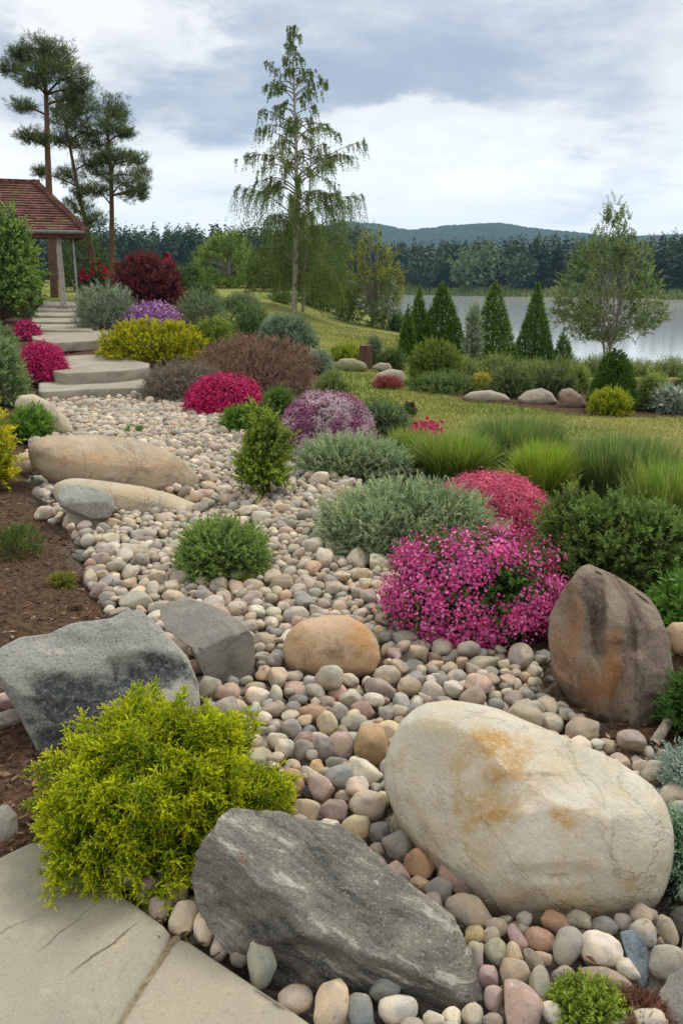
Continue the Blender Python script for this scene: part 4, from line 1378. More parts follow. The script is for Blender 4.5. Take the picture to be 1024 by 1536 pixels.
def shrub(name, label, cat, box, c0, c1, leaf=(.024, .011), n=500, K=16, sl=.10, up=.35, ang=(62, 22), lump=(.14, 3.0), deep=1.0, group=None, seed=1, fuzz=.3,
          inner=.45, flow=None, mat=None, nst=26, stemcol=S(92, 74, 56), zc=.32, pw=1.0, h_k=1.0, petals=5, droop=0.0, zmin=-.35, jit=.18, pos=None, patch=None):
    """a bushy plant: woody stems, leafy shoots through its whole volume, flowers on the outer tips if it has them"""
    rng = np.random.default_rng(seed * 101 + 7)
    c, rx, ry, h, ax, ay = pos if pos is not None else place(box, deep)
    h *= h_k
    root = thing(name, label, cat, c, group)
    fb, fs = FB(), FB()
    P, o, q = dome_points(n, c, max(rx - sl * .5, rx * .6), max(ry - sl * .5, ry * .6), max(h - sl * .6, h * .6), ax, ay, rng, lump, seed, zmin, zc, pw)
    n = len(P)
    dep = np.where(rng.random(n) < inner, rng.uniform(.45, .95, n), 1.0)
    cc = c + np.array([0, 0, h * .25])
    Pin = cc + (P - cc) * dep[:, None]
    D = unit(o * (1 - up) + np.array([0, 0, 1.0]) * up + rng.normal(size=(n, 3)) * fuzz)
    ln = sl * rng.uniform(.6, 1.25, n)
    shoots(fb, Pin - D * (ln * .35)[:, None], D, ln, K, leaf, c0, c1, rng, ang, jit=jit, droop=droop)
    fb.build('foliage', mat or M_LEAF, c, root)
    stems(fs, c, Pin, nst, rng, stemcol, max(.004, rx * .014))
    fs.build('stem', M_TWIG, c, root, True)
    if flow:
        ff = FB()
        cols, size, per, frac, spread = flow[:5]
        lo = flow[5] if len(flow) > 5 else -.1
        lum = fbm(q * 3.6 + 40 + seed, 3, seed + 2)
        m = (rng.random(n) < frac) & (q[:, 2] > lo) & (lum > (flow[6] if len(flow) > 6 else -2))
        T_ = (P + D * (sl * .45))[m]
        oo = o[m]
        if 0 < len(T_) <= 40:
            for p_, o_ in zip(T_, oo):
                f1 = FB()
                B = p_ + rng.normal(size=(per, 3)) * spread
                florets(f1, B, unit(o_ + rng.normal(size=(per, 3)) * .45), size, cols, rng, petals)
                f1.build('flower', M_PETAL, c, root)
        elif len(T_):
            B = np.repeat(T_, per, 0) + rng.normal(size=(len(T_) * per, 3)) * spread
            N = unit(np.repeat(oo, per, 0) + rng.normal(size=(len(B), 3)) * .45 + np.array([0, -.1, .25]))
            florets(ff, B, N, size, cols, rng, petals, patch)
            ff.build('flowers', M_PETAL, c, root)
    return root


def grass(name, label, cat, box, c0, c1, n=700, w=.006, arch=.35, deep=.8, seed=1, group=None, base=.28, segs=5, lean=.0, spread=1.0):
    rng = np.random.default_rng(seed * 77 + 3)
    c, rx, ry, h, ax, ay = place(box, deep)
    root = thing(name, label, cat, c, group)
    r = np.sqrt(rng.random(n)) * base
    a = rng.uniform(0, 6.283, n)
    B = c + ax * (np.cos(a) * r * rx)[:, None] + ay * (np.sin(a) * r * ry)[:, None]
    a2 = a + rng.normal(size=n) * .6
    lean_ = (.25 + .75 * r / base) * rng.uniform(.2, 1.0, n) * spread
    O = ax * (np.cos(a2) * rx * lean_)[:, None] + ay * (np.sin(a2) * ry * lean_)[:, None]
    hh = 1.22 * h * rng.uniform(.6, 1.04, n) * (1 - .32 * lean_ ** 2)
    t = np.linspace(0, 1, segs + 1)
    C = B[:, None] + O[:, None] * (t[None, :, None] ** (1.2 + arch))
    C[..., 2] += hh[:, None] * (t - arch * .38 * t ** 3 * lean_[:, None])
    sd = unit(np.cross(unit(O + rng.normal(size=(n, 3)) * .02), np.array([0, 0, 1.0])) + rng.normal(size=(n, 3)) * .3)
    wd = w * rng.uniform(.6, 1.2, n)[:, None] * (1 - t ** 2 * .93)[None]
    Lp, Rp = C + sd[:, None] * wd[..., None] / 2, C - sd[:, None] * wd[..., None] / 2
    fb = FB()
    ck = np.exp(rng.normal(size=(n, 1)) * .2)
    dry = (rng.random((n, 1)) < .07)
    for k in range(segs):
        col = np.where(dry, lerp(S(140, 124, 70), S(196, 182, 126), (k + .5) / segs), lerp(c0, c1, (k + .5) / segs)) * ck
        fb.quads(np.stack([Lp[:, k], Lp[:, k + 1], Rp[:, k + 1], Rp[:, k]], 1), col)
    fb.build('blade', M_LEAF, c, root)['kind'] = 'stuff'
    return root


def conifer_cone(name, label, cat, box, c0, c1, n=1500, K=14, leaf=(.045, .016), sl=.16, seed=1, group=None, power=.85, deep=1.0, belly=.12, upk=.55, wide=1.2, rough=.11):
    """a dense evergreen cone of small upswept sprays round a trunk"""
    rng = np.random.default_rng(seed * 31 + 5)
    c, rx, ry, h, ax, ay = place(box, deep)
    rx, ry, h = rx * wide, ry * wide, h * (1.12 if wide > 1 else 1.0)
    root = thing(name, label, cat, c, group)
    t = 1 - np.sqrt(rng.random(n)) * .985
    prof = (1 - t) ** power * np.where(t < belly, .82 + .18 * t / belly, 1.0)
    a = rng.uniform(0, 6.283, n)
    lum = fbm(np.stack([np.cos(a) * 2, np.sin(a) * 2, t * 5 + seed], -1), 3, seed)
    rad = prof * (1 + rough * lum) * np.where(rng.random(n) < .35, rng.uniform(.45, .9, n), 1)
    P = c + ax * (np.cos(a) * rad * rx)[:, None] + ay * (np.sin(a) * rad * ry)[:, None] + np.array([0, 0, 1.0]) * (t * h * (.97 - .02 * rng.random(n)))[:, None]
    o = ax * np.cos(a)[:, None] + ay * np.sin(a)[:, None]
    D = unit(o * (1 - upk) + np.array([0, 0, 1.0]) * upk + rng.normal(size=(n, 3)) * .22)
    ln = sl * rng.uniform(.6, 1.2, n) * (1 - .35 * t)
    fb = FB()
    shoots(fb, P - D * (ln * .5)[:, None], D, ln, K, leaf, c0, c1, rng, (48, 14), jit=.22)
    fb.build('foliage', M_NEEDLE, c, root)
    fs = FB()
    fs.tube(np.array([c + [0, 0, -.05], c + [0, 0, h * .5], c + [0, 0, h * .93]]), [.035 * h * .6, .02 * h * .6, .004], S(96, 76, 58), 6)
    fs.build('trunk', M_BARK, c, root, True)
    return root


# ------------------------------------------------------------------ the golden conifer in front
def plume_template(rng, n_side=12, needles=6):
    """one feathery spray along +Z, unit length"""
    fb = FB()
    P, D, N, L, W, C = [], [], [], [], [], []

    def branch(p0, d, ln, k, tip0):
        d = unit(np.asarray(d, float))
        _, e1, e2 = basis(d[None])
        for i in range(k):
            t = (i + .4) / k
            for s in range(3):
                az = i * 1.05 + s * 2.094
                r = math.cos(az) * e1[0] + math.sin(az) * e2[0]
                P.append(p0 + d * ln * t)
                D.append(unit(d * 1.0 + r * (.85 - .45 * t)))
                N.append(unit(d + r * -.2 + rng.normal(size=3) * .2))
                L.append(.085 * (1.05 - .4 * t))
                W.append(.046 * (1.05 - .35 * t))
                C.append(min(1, tip0 + .55 * t))
        P.append(p0 + d * ln)
        D.append(d)
        N.append(e1[0])
        L.append(.07)
        W.append(.03)
        C.append(min(1, tip0 + .6))
    for i in range(n_side):
        t = .08 + .86 * i / n_side
        az = i * 2.4
        r = np.array([math.cos(az), math.sin(az), 0])
        branch(np.array([0, 0, t]), r * .95 + np.array([0, 0, .8]), .42 * (1 - t * .6) * rng.uniform(.8, 1.15), needles if t < .6 else max(3, needles - 3), .05 + .38 * t)
    branch(np.array([0, 0, .75]), (0, 0, 1), .25, 5, .4)
    return [np.array(v) for v in (P, D, N, L, W, C)]


def feather_shrub(name, label, cat, box, c0, c1, n=430, size=(.10, .19), seed=4, deep=.95, group=None, up=.42, lump=(.2, 2.6), inner=.35, cmid=None):
    rng = np.random.default_rng(seed)
    c, rx, ry, h, ax, ay = place(box, deep)
    root = thing(name, label, cat, c, group)
    sm = (size[0] + size[1]) / 2
    P, o, q = dome_points(n, c, rx - sm * .45, ry - sm * .45, h - sm * .5, ax, ay, rng, lump, seed, -.42, .27)
    n = len(P)
    dep = np.where(rng.random(n) < inner, rng.uniform(.5, .9, n), 1.0)
    cc = c + np.array([0, 0, h * .2])
    P = cc + (P - cc) * dep[:, None]
    D = unit(o * (1 - up) + np.array([0, 0, 1.0]) * up + rng.normal(size=(n, 3)) * .22)
    tpl = [plume_template(rng) for _ in range(4)]
    fb = FB()
    D, e1, e2 = basis(D)
    for k in range(n):
        p, d, nn, L, W, C = tpl[k % 4]
        a = rng.uniform(0, 6.28)
        E1, E2 = math.cos(a) * e1[k] + math.sin(a) * e2[k], -math.sin(a) * e1[k] + math.cos(a) * e2[k]
        M = np.stack([E1, E2, D[k]])
        s = rng.uniform(*size)
        bend = np.array([0, 0, -.10]) * (p[:, 2:] ** 2) * s
        pos = P[k] - D[k] * s * .5 + (p @ M) * s + bend
        col = lerp(c0, c1, np.clip(C[:, None] + rng.normal() * .10 + rng.normal(size=(len(C), 1)) * .08, 0, 1)) * math.exp(rng.normal() * .10)
        fb.leaves(pos, d @ M, nn @ M, L * s, W * s, col, .2)
    Q, oq, _ = dome_points(1300, c, rx * .8, ry * .8, h * .8, ax, ay, rng, lump, seed, -.4, .25)      # older green growth inside
    Q = c + np.array([0, 0, h * .15]) + (Q - c - np.array([0, 0, h * .15])) * rng.uniform(.45, 1.0, (len(Q), 1))
    shoots(fb, Q, unit(oq + [0, 0, .4] + rng.normal(size=oq.shape) * .4), .09, 22, (.016, .006), lerp(c0, c1, -.1), lerp(c0, c1, .35), rng)
    fb.build('foliage', M_NEEDLE, c, root)
    fs = FB()
    stems(fs, c, P, 40, rng, S(110, 84, 58), .008)
    fs.build('stem', M_TWIG, c, root, True)
    return root
# ------------------------------------------------------------------ plants of the near bed
feather_shrub('golden_conifer', 'feathery golden yellow-green dwarf conifer spreading over the paving corner', 'conifer', (80, 1062, 418, 1338),
              S(78, 118, 22), S(226, 228, 44), n=1900, size=(.055, .12), up=.22, lump=(.30, 3.2), inner=.3)
shrub('leafy_shrub', 'small round mid-green shrub with fine leaves growing in the pebbles', 'shrub', (262, 776, 410, 886), S(66, 94, 44), S(150, 176, 96), (.022, .009), 1300, 20, .10, seed=2, lump=(.12, 3), pw=.85)
shrub('slim_shrub', 'slim upright leafy green shrub in the middle of the creek', 'shrub', (352, 618, 440, 762), S(58, 88, 28), S(152, 174, 70), (.042, .019), 560, 16, .16, up=.55, seed=3, lump=(.45, 2.4), zc=.45, deep=.9, fuzz=.4)
GM = (S(90, 112, 74), S(182, 198, 160))
shrub('grey_green_mound', 'larger grey-green feathery mound in front, overlapping the pebbles', 'ground shrub', (468, 716, 752, 852), *GM, leaf=(.036, .0075), n=2000, K=18, sl=.15, up=.3, seed=4, lump=(.16, 3.2), deep=.75, fuzz=.42, h_k=1.0, ang=(50, 18))
shrub('grey_green_mound', 'smaller grey-green feathery mound below the mauve mound', 'ground shrub', (438, 648, 622, 728), *GM, leaf=(.042, .009), n=1400, K=16, sl=.16, up=.35, seed=5, lump=(.14, 3.0), deep=.7, fuzz=.42, ang=(50, 18))
PK = [S(230, 112, 178), S(220, 92, 162), S(236, 144, 196), S(206, 74, 146)]
shrub('pink_flowering_shrub', 'big shrub thick with clusters of bright pink blossom, leaning on the brown boulder', 'flowering shrub', (572, 804, 838, 975), S(44, 72, 34), S(96, 128, 58), (.034, .015), 1000, 16, .13,
      seed=6, lump=(.24, 2.8), deep=.8, up=.25, fuzz=.35, flow=(PK + [S(190, 60, 130), S(214, 84, 150)], .015, 130, .16, .036, -.45, -.34))
shrub('pink_dome', 'smooth coral-pink dome of tiny dense flowers beyond the pink shrub', 'flowering plant', (650, 718, 816, 808), S(60, 92, 40), S(120, 130, 70), (.03, .012), 1000, 8, .05, seed=7, lump=(.03, 2), deep=1.0, zc=.2, inner=.1,
      flow=([S(218, 92, 134), S(204, 72, 112), S(232, 132, 162), S(206, 96, 112)], .016, 44, 1.0, .024, -.4), fuzz=.1, petals=3)
shrub('juniper', 'wide dark green spreading juniper behind the tall brown boulder', 'juniper', (780, 738, 1060, 930), S(56, 78, 38), S(128, 152, 80), (.036, .013), 2300, 20, .14, seed=8, lump=(.34, 3.4), deep=.65, up=.3, fuzz=.3)
shrub('fern_shrub', 'bright green fern-like plant in front of the spreading juniper by the terracotta stone', 'plant', (962, 860, 1075, 985), S(52, 92, 34), S(112, 152, 66), (.06, .02), 320, 14, .16, seed=9, lump=(.25, 3), pos=None)
shrub('evergreen_shrub', 'dark green needle-leaved plant at the foot of the tall brown boulder', 'shrub', (985, 1002, 1085, 1118), S(34, 66, 30), S(88, 126, 58), (.032, .010), 420, 18, .11, seed=10, lump=(.2, 3))
shrub('silver_juniper', 'silvery blue juniper spray over the edge of the cream boulder', 'juniper', (978, 1118, 1110, 1222), S(104, 128, 118), S(184, 200, 192), (.020, .007), 420, 22, .12, seed=11, lump=(.25, 3), fuzz=.4)
shrub('blue_juniper', 'green-blue juniper with pointed sprays near the half hidden dark rock', 'juniper', (974, 1222, 1110, 1345), S(70, 104, 84), S(142, 174, 140), (.026, .007), 430, 22, .15, seed=12, lump=(.3, 3), fuzz=.45)
shrub('sedum', 'small bright green sedum cushion among the cobbles at the near corner', 'plant', (822, 1462, 934, 1560), S(70, 96, 34), S(156, 176, 74), (.014, .008), 560, 14, .05, seed=13, lump=(.2, 4), h_k=.7)
shrub('moss_cushion', 'reddish brown dry moss cushion beside the green sedum', 'moss', (905, 1490, 1000, 1560), S(84, 52, 44), S(140, 100, 84), (.012, .004), 500, 16, .045, seed=14, lump=(.2, 4), h_k=.5)
# mulch bank plants
shrub('yellow_shrub', 'tall yellow-leaved shrub at the edge of the mulch bank', 'shrub', (-70, 590, 32, 745), S(110, 132, 32), S(214, 204, 52), (.05, .024), 420, 14, .17, seed=15, lump=(.3, 3), up=.4, fuzz=.4)
shrub('leafy_green_shrub', 'bright green narrow-leaved shrub beside the egg-shaped tan boulder', 'shrub', (14, 606, 84, 668), S(52, 92, 32), S(128, 166, 66), (.07, .016), 330, 14, .16, seed=16, lump=(.2, 3), up=.45)
for (bx, lb, sd, gc) in (((-10, 785, 66, 842), 'wide low patch of grassy weed on the brown mulch', 17, (S(60, 84, 34), S(112, 132, 60))), ((80, 866, 110, 882), 'little yellow-green weed sprout alone on the brown mulch', 18, (S(96, 108, 36), S(150, 152, 60))),
                     ((184, 638, 226, 657), 'small green grass tuft growing out of the pale pebbles', 19, (S(62, 92, 38), S(120, 146, 70))), ((348, 862, 378, 886), 'tiny yellow-green moss tuft beside the round green shrub', 20, (S(104, 120, 36), S(164, 168, 64)))):
    shrub('weed_tuft', lb, 'weed', bx, *gc, leaf=(.035, .006), n=160, K=10, sl=.06, up=.5, seed=sd, lump=(.4, 3), nst=6, fuzz=.5, inner=.2)
# ornamental grasses behind the pink dome
GG = 'ornamental grass tufts at the lawn edge'
G1, G2 = (S(70, 104, 30), S(154, 178, 84)), (S(64, 92, 46), S(132, 156, 92))
grass('grass_tuft', 'roundest, brightest lime-green grass tuft, directly behind the pink dome', 'grass tuft', (752, 668, 866, 760), S(86, 118, 34), S(168, 194, 72), 2600, .007, .5, group=GG, seed=1, base=.5)
grass('grass_tuft', 'tall blue-green grass behind the brightest lime tuft', 'grass tuft', (700, 632, 850, 705), *G2, 2400, .009, .25, group=GG, seed=2, base=.75, spread=.6)
grass('grass_tuft', 'lime-green grass tuft between the pink strip and the pink dome', 'grass tuft', (618, 652, 742, 725), *G1, 2400, .008, .35, group=GG, seed=3, base=.65)
grass('grass_tuft', 'low lime-green grass tuft beside the smaller grey-green mound', 'grass tuft', (576, 646, 650, 706), *G1, 1500, .008, .35, group=GG, seed=4, base=.6)
grass('grass_tuft', 'broad dark grass tuft behind the spreading juniper', 'grass tuft', (852, 664, 1016, 762), *G2, 3200, .009, .28, group=GG, seed=5, base=.8, spread=.6)
grass('grass_tuft', 'bright grass tuft overhanging the juniper, nearest to the tall brown boulder', 'grass tuft', (932, 704, 1080, 812), *G1, 2600, .008, .3, group=GG, seed=6, base=.7, spread=.7)
shrub('burgundy_plant', 'small dark burgundy leafed plant between juniper and grass', 'plant', (980, 786, 1016, 815), S(60, 26, 34), S(104, 54, 62), (.03, .014), 120, 10, .06, seed=21, nst=8)
# bed between creek and lawn
shrub('magenta_mound', 'round cushion of deep magenta flowers where the pebbles meet the heath', 'flowering plant', (284, 567, 392, 628), S(56, 66, 34), S(110, 90, 60), (.035, .014), 800, 8, .07, seed=22, lump=(.08, 3), zc=.25,
      flow=([S(206, 32, 104), S(180, 20, 84), S(222, 64, 132), S(160, 18, 70)], .024, 20, .95, .04, -.4), fuzz=.3, pw=.9)
shrub('bronze_heath', 'large bronze brown heath mound of fine dry twigs', 'shrub', (290, 500, 480, 594), S(98, 74, 62), S(172, 138, 120), (.036, .009), 2300, 16, .17, seed=23, lump=(.14, 3), deep=.8, fuzz=.45, ang=(45, 15), mat=M_NEEDLE)
shrub('grey_heath', 'low grey-brown heath trailing beside the stone steps', 'shrub', (212, 540, 338, 610), S(98, 90, 78), S(158, 148, 132), (.036, .007), 1500, 14, .13, seed=24, lump=(.2, 3), deep=.7, fuzz=.5, mat=M_NEEDLE, h_k=1.05)
shrub('golden_mound', 'bright yellow-green rounded shrub next to the third stone step', 'shrub', (158, 478, 306, 550), S(98, 116, 14), S(206, 198, 28), (.036, .024), 2100, 16, .12, seed=25, lump=(.24, 5.0), pw=.85)
shrub('lilac_mound', 'low dome of lilac-mauve flowers behind the yellow-green rounded shrub', 'flowering plant', (190, 456, 270, 500), S(70, 84, 60), S(120, 120, 110), (.04, .014), 500, 8, .08, seed=26, lump=(.06, 3),
      flow=([S(172, 120, 178), S(150, 96, 160), S(196, 150, 200)], .05, 7, .95, .05, -.4))
shrub('silver_shrub', 'big silvery grey-green bush bordering the path', 'shrub', (112, 422, 208, 500), S(88, 106, 84), S(168, 182, 160), (.055, .014), 1300, 15, .25, seed=27, lump=(.2, 3), up=.5, fuzz=.4, pw=.85)
shrub('burgundy_shrub', 'tall dark burgundy shrub behind the silvery bush', 'shrub', (172, 377, 276, 478), S(60, 24, 30), S(132, 62, 66), (.085, .042), 1300, 14, .28, seed=28, lump=(.22, 3), zc=.42, fuzz=.4)
shrub('rose_bush', 'red flowering rose bush between the path and the burgundy shrub', 'rose bush', (118, 396, 172, 452), S(40, 66, 34), S(88, 116, 60), (.08, .04), 420, 12, .2, seed=29, lump=(.25, 3), flow=([S(206, 24, 64), S(226, 48, 84), S(170, 16, 48)], .16, 3, .10, .02, .35))
shrub('rose_bush', 'small red rose peeping over the top of the burgundy shrub', 'rose bush', (236, 378, 266, 470), S(56, 44, 34), S(98, 70, 56), (.08, .04), 160, 12, .2, seed=30, zc=.45, flow=([S(206, 24, 64), S(190, 32, 70)], .15, 3, .22, .02, .6))
MID = (S(52, 78, 40), S(118, 144, 84))
for (bx, lb, sd, cc, kw) in (
        ((262, 432, 345, 496), 'grey-green bush behind the yellow-green rounded shrub', 31, (S(66, 88, 58), S(140, 158, 120)), {}),
        ((283, 474, 358, 530), 'fresh green bush topped with yellow flower heads', 32, (S(70, 100, 34), S(146, 166, 62)), {}),
        ((300, 494, 356, 530), 'yellow-green low bush just behind the bronze heath', 33, (S(112, 128, 32), S(186, 184, 70)), {}),
        ((340, 452, 412, 512), 'dull green bush behind the bronze heath', 34, MID, {}),
        ((388, 470, 474, 530), 'blue-green spiky grass-like bush right of the bronze heath crown', 35, (S(74, 100, 84), S(148, 168, 142)), dict(leaf=(.16, .014), up=.55)),
        ((452, 522, 500, 562), 'small grey-blue tuft between the bronze heath and the lawn', 36, (S(88, 108, 96), S(158, 174, 156)), {}),
        ((330, 606, 392, 655), 'low green bush between the magenta cushion and the slim shrub', 37, (S(48, 84, 32), S(110, 146, 60)), {}),
        ((388, 580, 446, 640), 'mid-green bush beyond the slim leafy shrub', 38, (S(52, 84, 36), S(112, 142, 70)), {}),
        ((470, 556, 524, 606), 'light green bush rising behind the mauve mound', 39, (S(84, 106, 60), S(142, 160, 98)), {}),
        ((524, 600, 622, 664), 'grey-green bush between the mauve mound and the lawn', 40, (S(62, 86, 56), S(122, 142, 100)), {}),
        ((276, 420, 330, 462), 'round green bush in front of the pale willow', 44, MID, {}),
        ((330, 436, 392, 470), 'grey-green bush in the gap before the weeping birch', 45, (S(66, 88, 58), S(136, 154, 114)), {}),
        ((212, 424, 282, 458), 'dark green bush between burgundy shrub and willow', 46, (S(44, 68, 34), S(102, 126, 66)), {}),
        ((352, 470, 420, 505), 'light green bush under the spiky blue-green one', 47, (S(80, 106, 48), S(150, 168, 92)), {}),
        ((434, 590, 500, 640), 'dark green foliage clump at the side of the mauve mound', 41, (S(44, 70, 34), S(96, 122, 66)), {})):
    if 'right of' in lb:
        lb = 'blue-green spiky grass-like bush on the lawn side of the bronze heath'
    a = dict(leaf=(.05, .016), up=.4)
    a.update(kw)
    shrub('bed_shrub', lb, 'shrub', bx, *cc, n=620, K=14, sl=.18, seed=sd, lump=(.2, 3), fuzz=.4, group='mixed shrubs between creek and lawn', **a)
shrub('pink_trailer', 'thin strip of pink creeping flowers running along the lawn edge', 'flowering plant', (616, 622, 660, 672), S(70, 96, 44), S(126, 130, 70), (.03, .01), 220, 8, .06, seed=42, lump=(.2, 3), deep=.6,
      flow=([S(214, 60, 130), S(196, 48, 112)], .04, 6, .9, .04, -.4), h_k=.6)
shrub('tiny_flower_plant', 'tiny dark purple-flowered plant on top of the grey-green bush', 'flowering plant', (604, 603, 624, 626), S(56, 84, 44), S(100, 126, 70), (.03, .012), 90, 8, .05, seed=43, flow=([S(120, 50, 96)], .05, 3, .3, .008, .2), nst=6)
# path side
shrub('magenta_bush', 'magenta flowering bush standing at the end of the second step', 'flowering plant', (38, 515, 98, 582), S(56, 70, 34), S(104, 96, 60), (.035, .014), 620, 8, .09, seed=44, lump=(.14, 3), zc=.4,
      flow=([S(196, 30, 104), S(170, 20, 84), S(214, 70, 134)], .026, 18, .95, .045, -.4))
shrub('pink_flower_clump', 'small clump of pink flowers beside the third step', 'flowering plant', (22, 482, 60, 512), S(60, 76, 40), S(110, 110, 64), (.035, .014), 260, 8, .08, seed=45, flow=([S(206, 56, 124), S(182, 50, 104)], .05, 5, .7, .04, -.3))
shrub('sage_bush', 'pale sage-green bush below the magenta bush by the steps', 'shrub', (-45, 500, 50, 615), S(84, 110, 64), S(156, 176, 122), (.05, .016), 1100, 14, .18, seed=46, lump=(.2, 3), up=.4, fuzz=.4)
shrub('sage_bush', 'grey sage bush filling the border above the pink clump', 'shrub', (-40, 484, 30, 540), S(76, 98, 62), S(140, 160, 112), (.05, .016), 600, 14, .18, seed=47, lump=(.2, 3), up=.4)
shrub('dark_shrub', 'dark green drooping shrub next to the stone block', 'shrub', (-60, 412, 52, 488), S(34, 58, 26), S(84, 110, 50), (.06, .02), 1100, 14, .22, seed=48, lump=(.22, 3), up=.15, fuzz=.4)
shrub('laurel_bush', 'tall glossy dark green bush with pale fresh shoots before the tiled roof', 'bush', (-70, 298, 72, 512), S(34, 66, 26), S(150, 180, 96), (.08, .036), 2200, 14, .28, seed=49, lump=(.3, 3.4), zc=.45, fuzz=.3, jit=.3)
# lakeside bed
GT = 'slender thuja cones of the lakeside bed'
TH = (S(46, 78, 28), S(122, 158, 60))
conifer_cone('thuja', 'slim thuja pressed against the broadest thuja of the bed', 'thuja', (606, 438, 646, 545), *TH, n=1700, seed=1, group=GT)
conifer_cone('thuja', 'smallest slim thuja at the end of the row nearest the weeping birch', 'thuja', (597, 462, 624, 545), *TH, n=700, seed=2, group=GT)
conifer_cone('thuja', 'broadest bright green thuja, behind the round green shrub', 'thuja', (624, 432, 697, 552), S(40, 72, 22), S(108, 142, 48), n=3100, seed=3, rough=.15, group=GT)
conifer_cone('thuja', 'middle thuja standing free against the lake', 'thuja', (704, 430, 769, 558), *TH, n=2700, seed=4, rough=.16, group=GT)
conifer_cone('thuja', 'slender tall thuja with a thin tip, next to the young birch', 'thuja', (769, 430, 828, 558), *TH, n=2400, seed=5, rough=.18, group=GT, power=1.05)
conifer_cone('thuja', 'short narrow thuja tucked under the young birch', 'thuja', (824, 500, 858, 562), *TH, n=700, seed=6, group=GT)
conifer_cone('clipped_conifer', 'blunt clipped conifer cone behind the yellow-green ball shrub', 'conifer', (880, 520, 953, 618), S(42, 72, 28), S(104, 136, 56), n=3000, seed=7, wide=1.0, rough=.05, power=.5, leaf=(.035, .014), sl=.11)
shrub('ball_shrub', 'yellow-green ball shrub beside the brownish egg-shaped rock', 'shrub', (879, 580, 946, 625), S(96, 118, 26), S(176, 184, 48), (.035, .012), 800, 14, .12, seed=51, pw=.85, up=.5)
shrub('round_shrub', 'big round olive-green shrub in front of the broadest thuja', 'shrub', (610, 508, 694, 580), S(56, 78, 28), S(132, 152, 62), (.04, .014), 1500, 15, .16, seed=52, lump=(.1, 4), pw=.85)
LB = 'low shrubs of the lakeside bed'
for (bx, lb, sd, cc, kw) in (
        ((612, 556, 722, 592), 'low spreading green shrub at the foot of the round olive shrub', 53, (S(58, 80, 42), S(124, 146, 84)), {}),
        ((728, 544, 802, 598), 'feathery dark shrub behind the low flat tan rock', 54, (S(60, 80, 46), S(126, 144, 92)), {}),
        ((788, 548, 866, 598), 'dark green shrub behind the cream wedge-shaped rock', 55, (S(52, 72, 40), S(112, 130, 80)), {}),
        ((708, 560, 738, 590), 'small yellow tuft between the flat tan rock and the round shrub', 56, (S(140, 136, 50), S(196, 184, 84)), {}),
        ((690, 455, 724, 560), 'pale willow-like bush between two thujas', 57, (S(112, 130, 104), S(170, 184, 156)), dict(zc=.45, up=.6)),
        ((846, 545, 884, 590), 'light grassy bush under the young birch', 58, (S(96, 120, 52), S(156, 172, 92)), dict(up=.6)),
        ((948, 555, 1004, 618), 'tall pale green grassy bush next to the clipped cone', 59, (S(98, 122, 60), S(160, 178, 104)), dict(up=.65)),
        ((972, 575, 1030, 622), 'whitish flowering bush by the lake shore', 60, (S(92, 110, 92), S(172, 184, 170)), dict(flow=([S(226, 228, 224)], .04, 3, .055, .012))),
        ((1002, 562, 1060, 612), 'dark leafy bush partly out of the picture by the lake', 61, (S(36, 58, 30), S(84, 108, 60)), {}),
        ((488, 512, 548, 545), 'yellow-green low shrub on the far lawn', 62, (S(104, 124, 30), S(170, 180, 60)), {}),
        ((550, 500, 572, 548), 'thin grey upright plant beside a dark stump on the far lawn', 63, (S(92, 110, 78), S(150, 164, 126)), dict(zc=.45, up=.7)),
        ((562, 520, 612, 556), 'dark green low shrub by the pinkish rock cluster', 64, (S(48, 70, 36), S(108, 128, 74)), {}),
        ((560, 570, 602, 584), 'low reddish plants around the pinkish rock', 65, (S(110, 50, 58), S(168, 92, 96)), dict(h_k=.5))):
    if 'picture' in lb:
        lb = 'dark leafy bush by the lake, beyond the whitish flowering one'
    a = dict(up=.42, lump=(.22, 3.2))
    a.update(kw)
    shrub('lakeside_shrub', lb, 'shrub', bx, *cc, leaf=(.06, .016), n=560, K=13, sl=.2, seed=sd, fuzz=.42, group=LB, **a)

shrub('mauve_mound', 'domed mound of creeping mauve flowers with white patches, behind the grey-green mounds', 'flowering plant', (420, 592, 560, 694), S(80, 84, 70), S(120, 104, 100), (.03, .012), 1500, 8, .03, seed=66, lump=(.035, 2), zc=.2, inner=.1,
      flow=([S(178, 108, 148), S(152, 84, 124), S(190, 136, 166), S(134, 76, 108)], .018, 26, 1.0, .020, -.4), fuzz=.1, petals=3, patch=(4.2, S(214, 188, 200)), pw=.9)
# ------------------------------------------------------------------ trees


def bez(a, m, b, n=8):
    t = np.linspace(0, 1, n)[:, None]
    return (1 - t) ** 2 * a + 2 * t * (1 - t) * m + t ** 2 * b


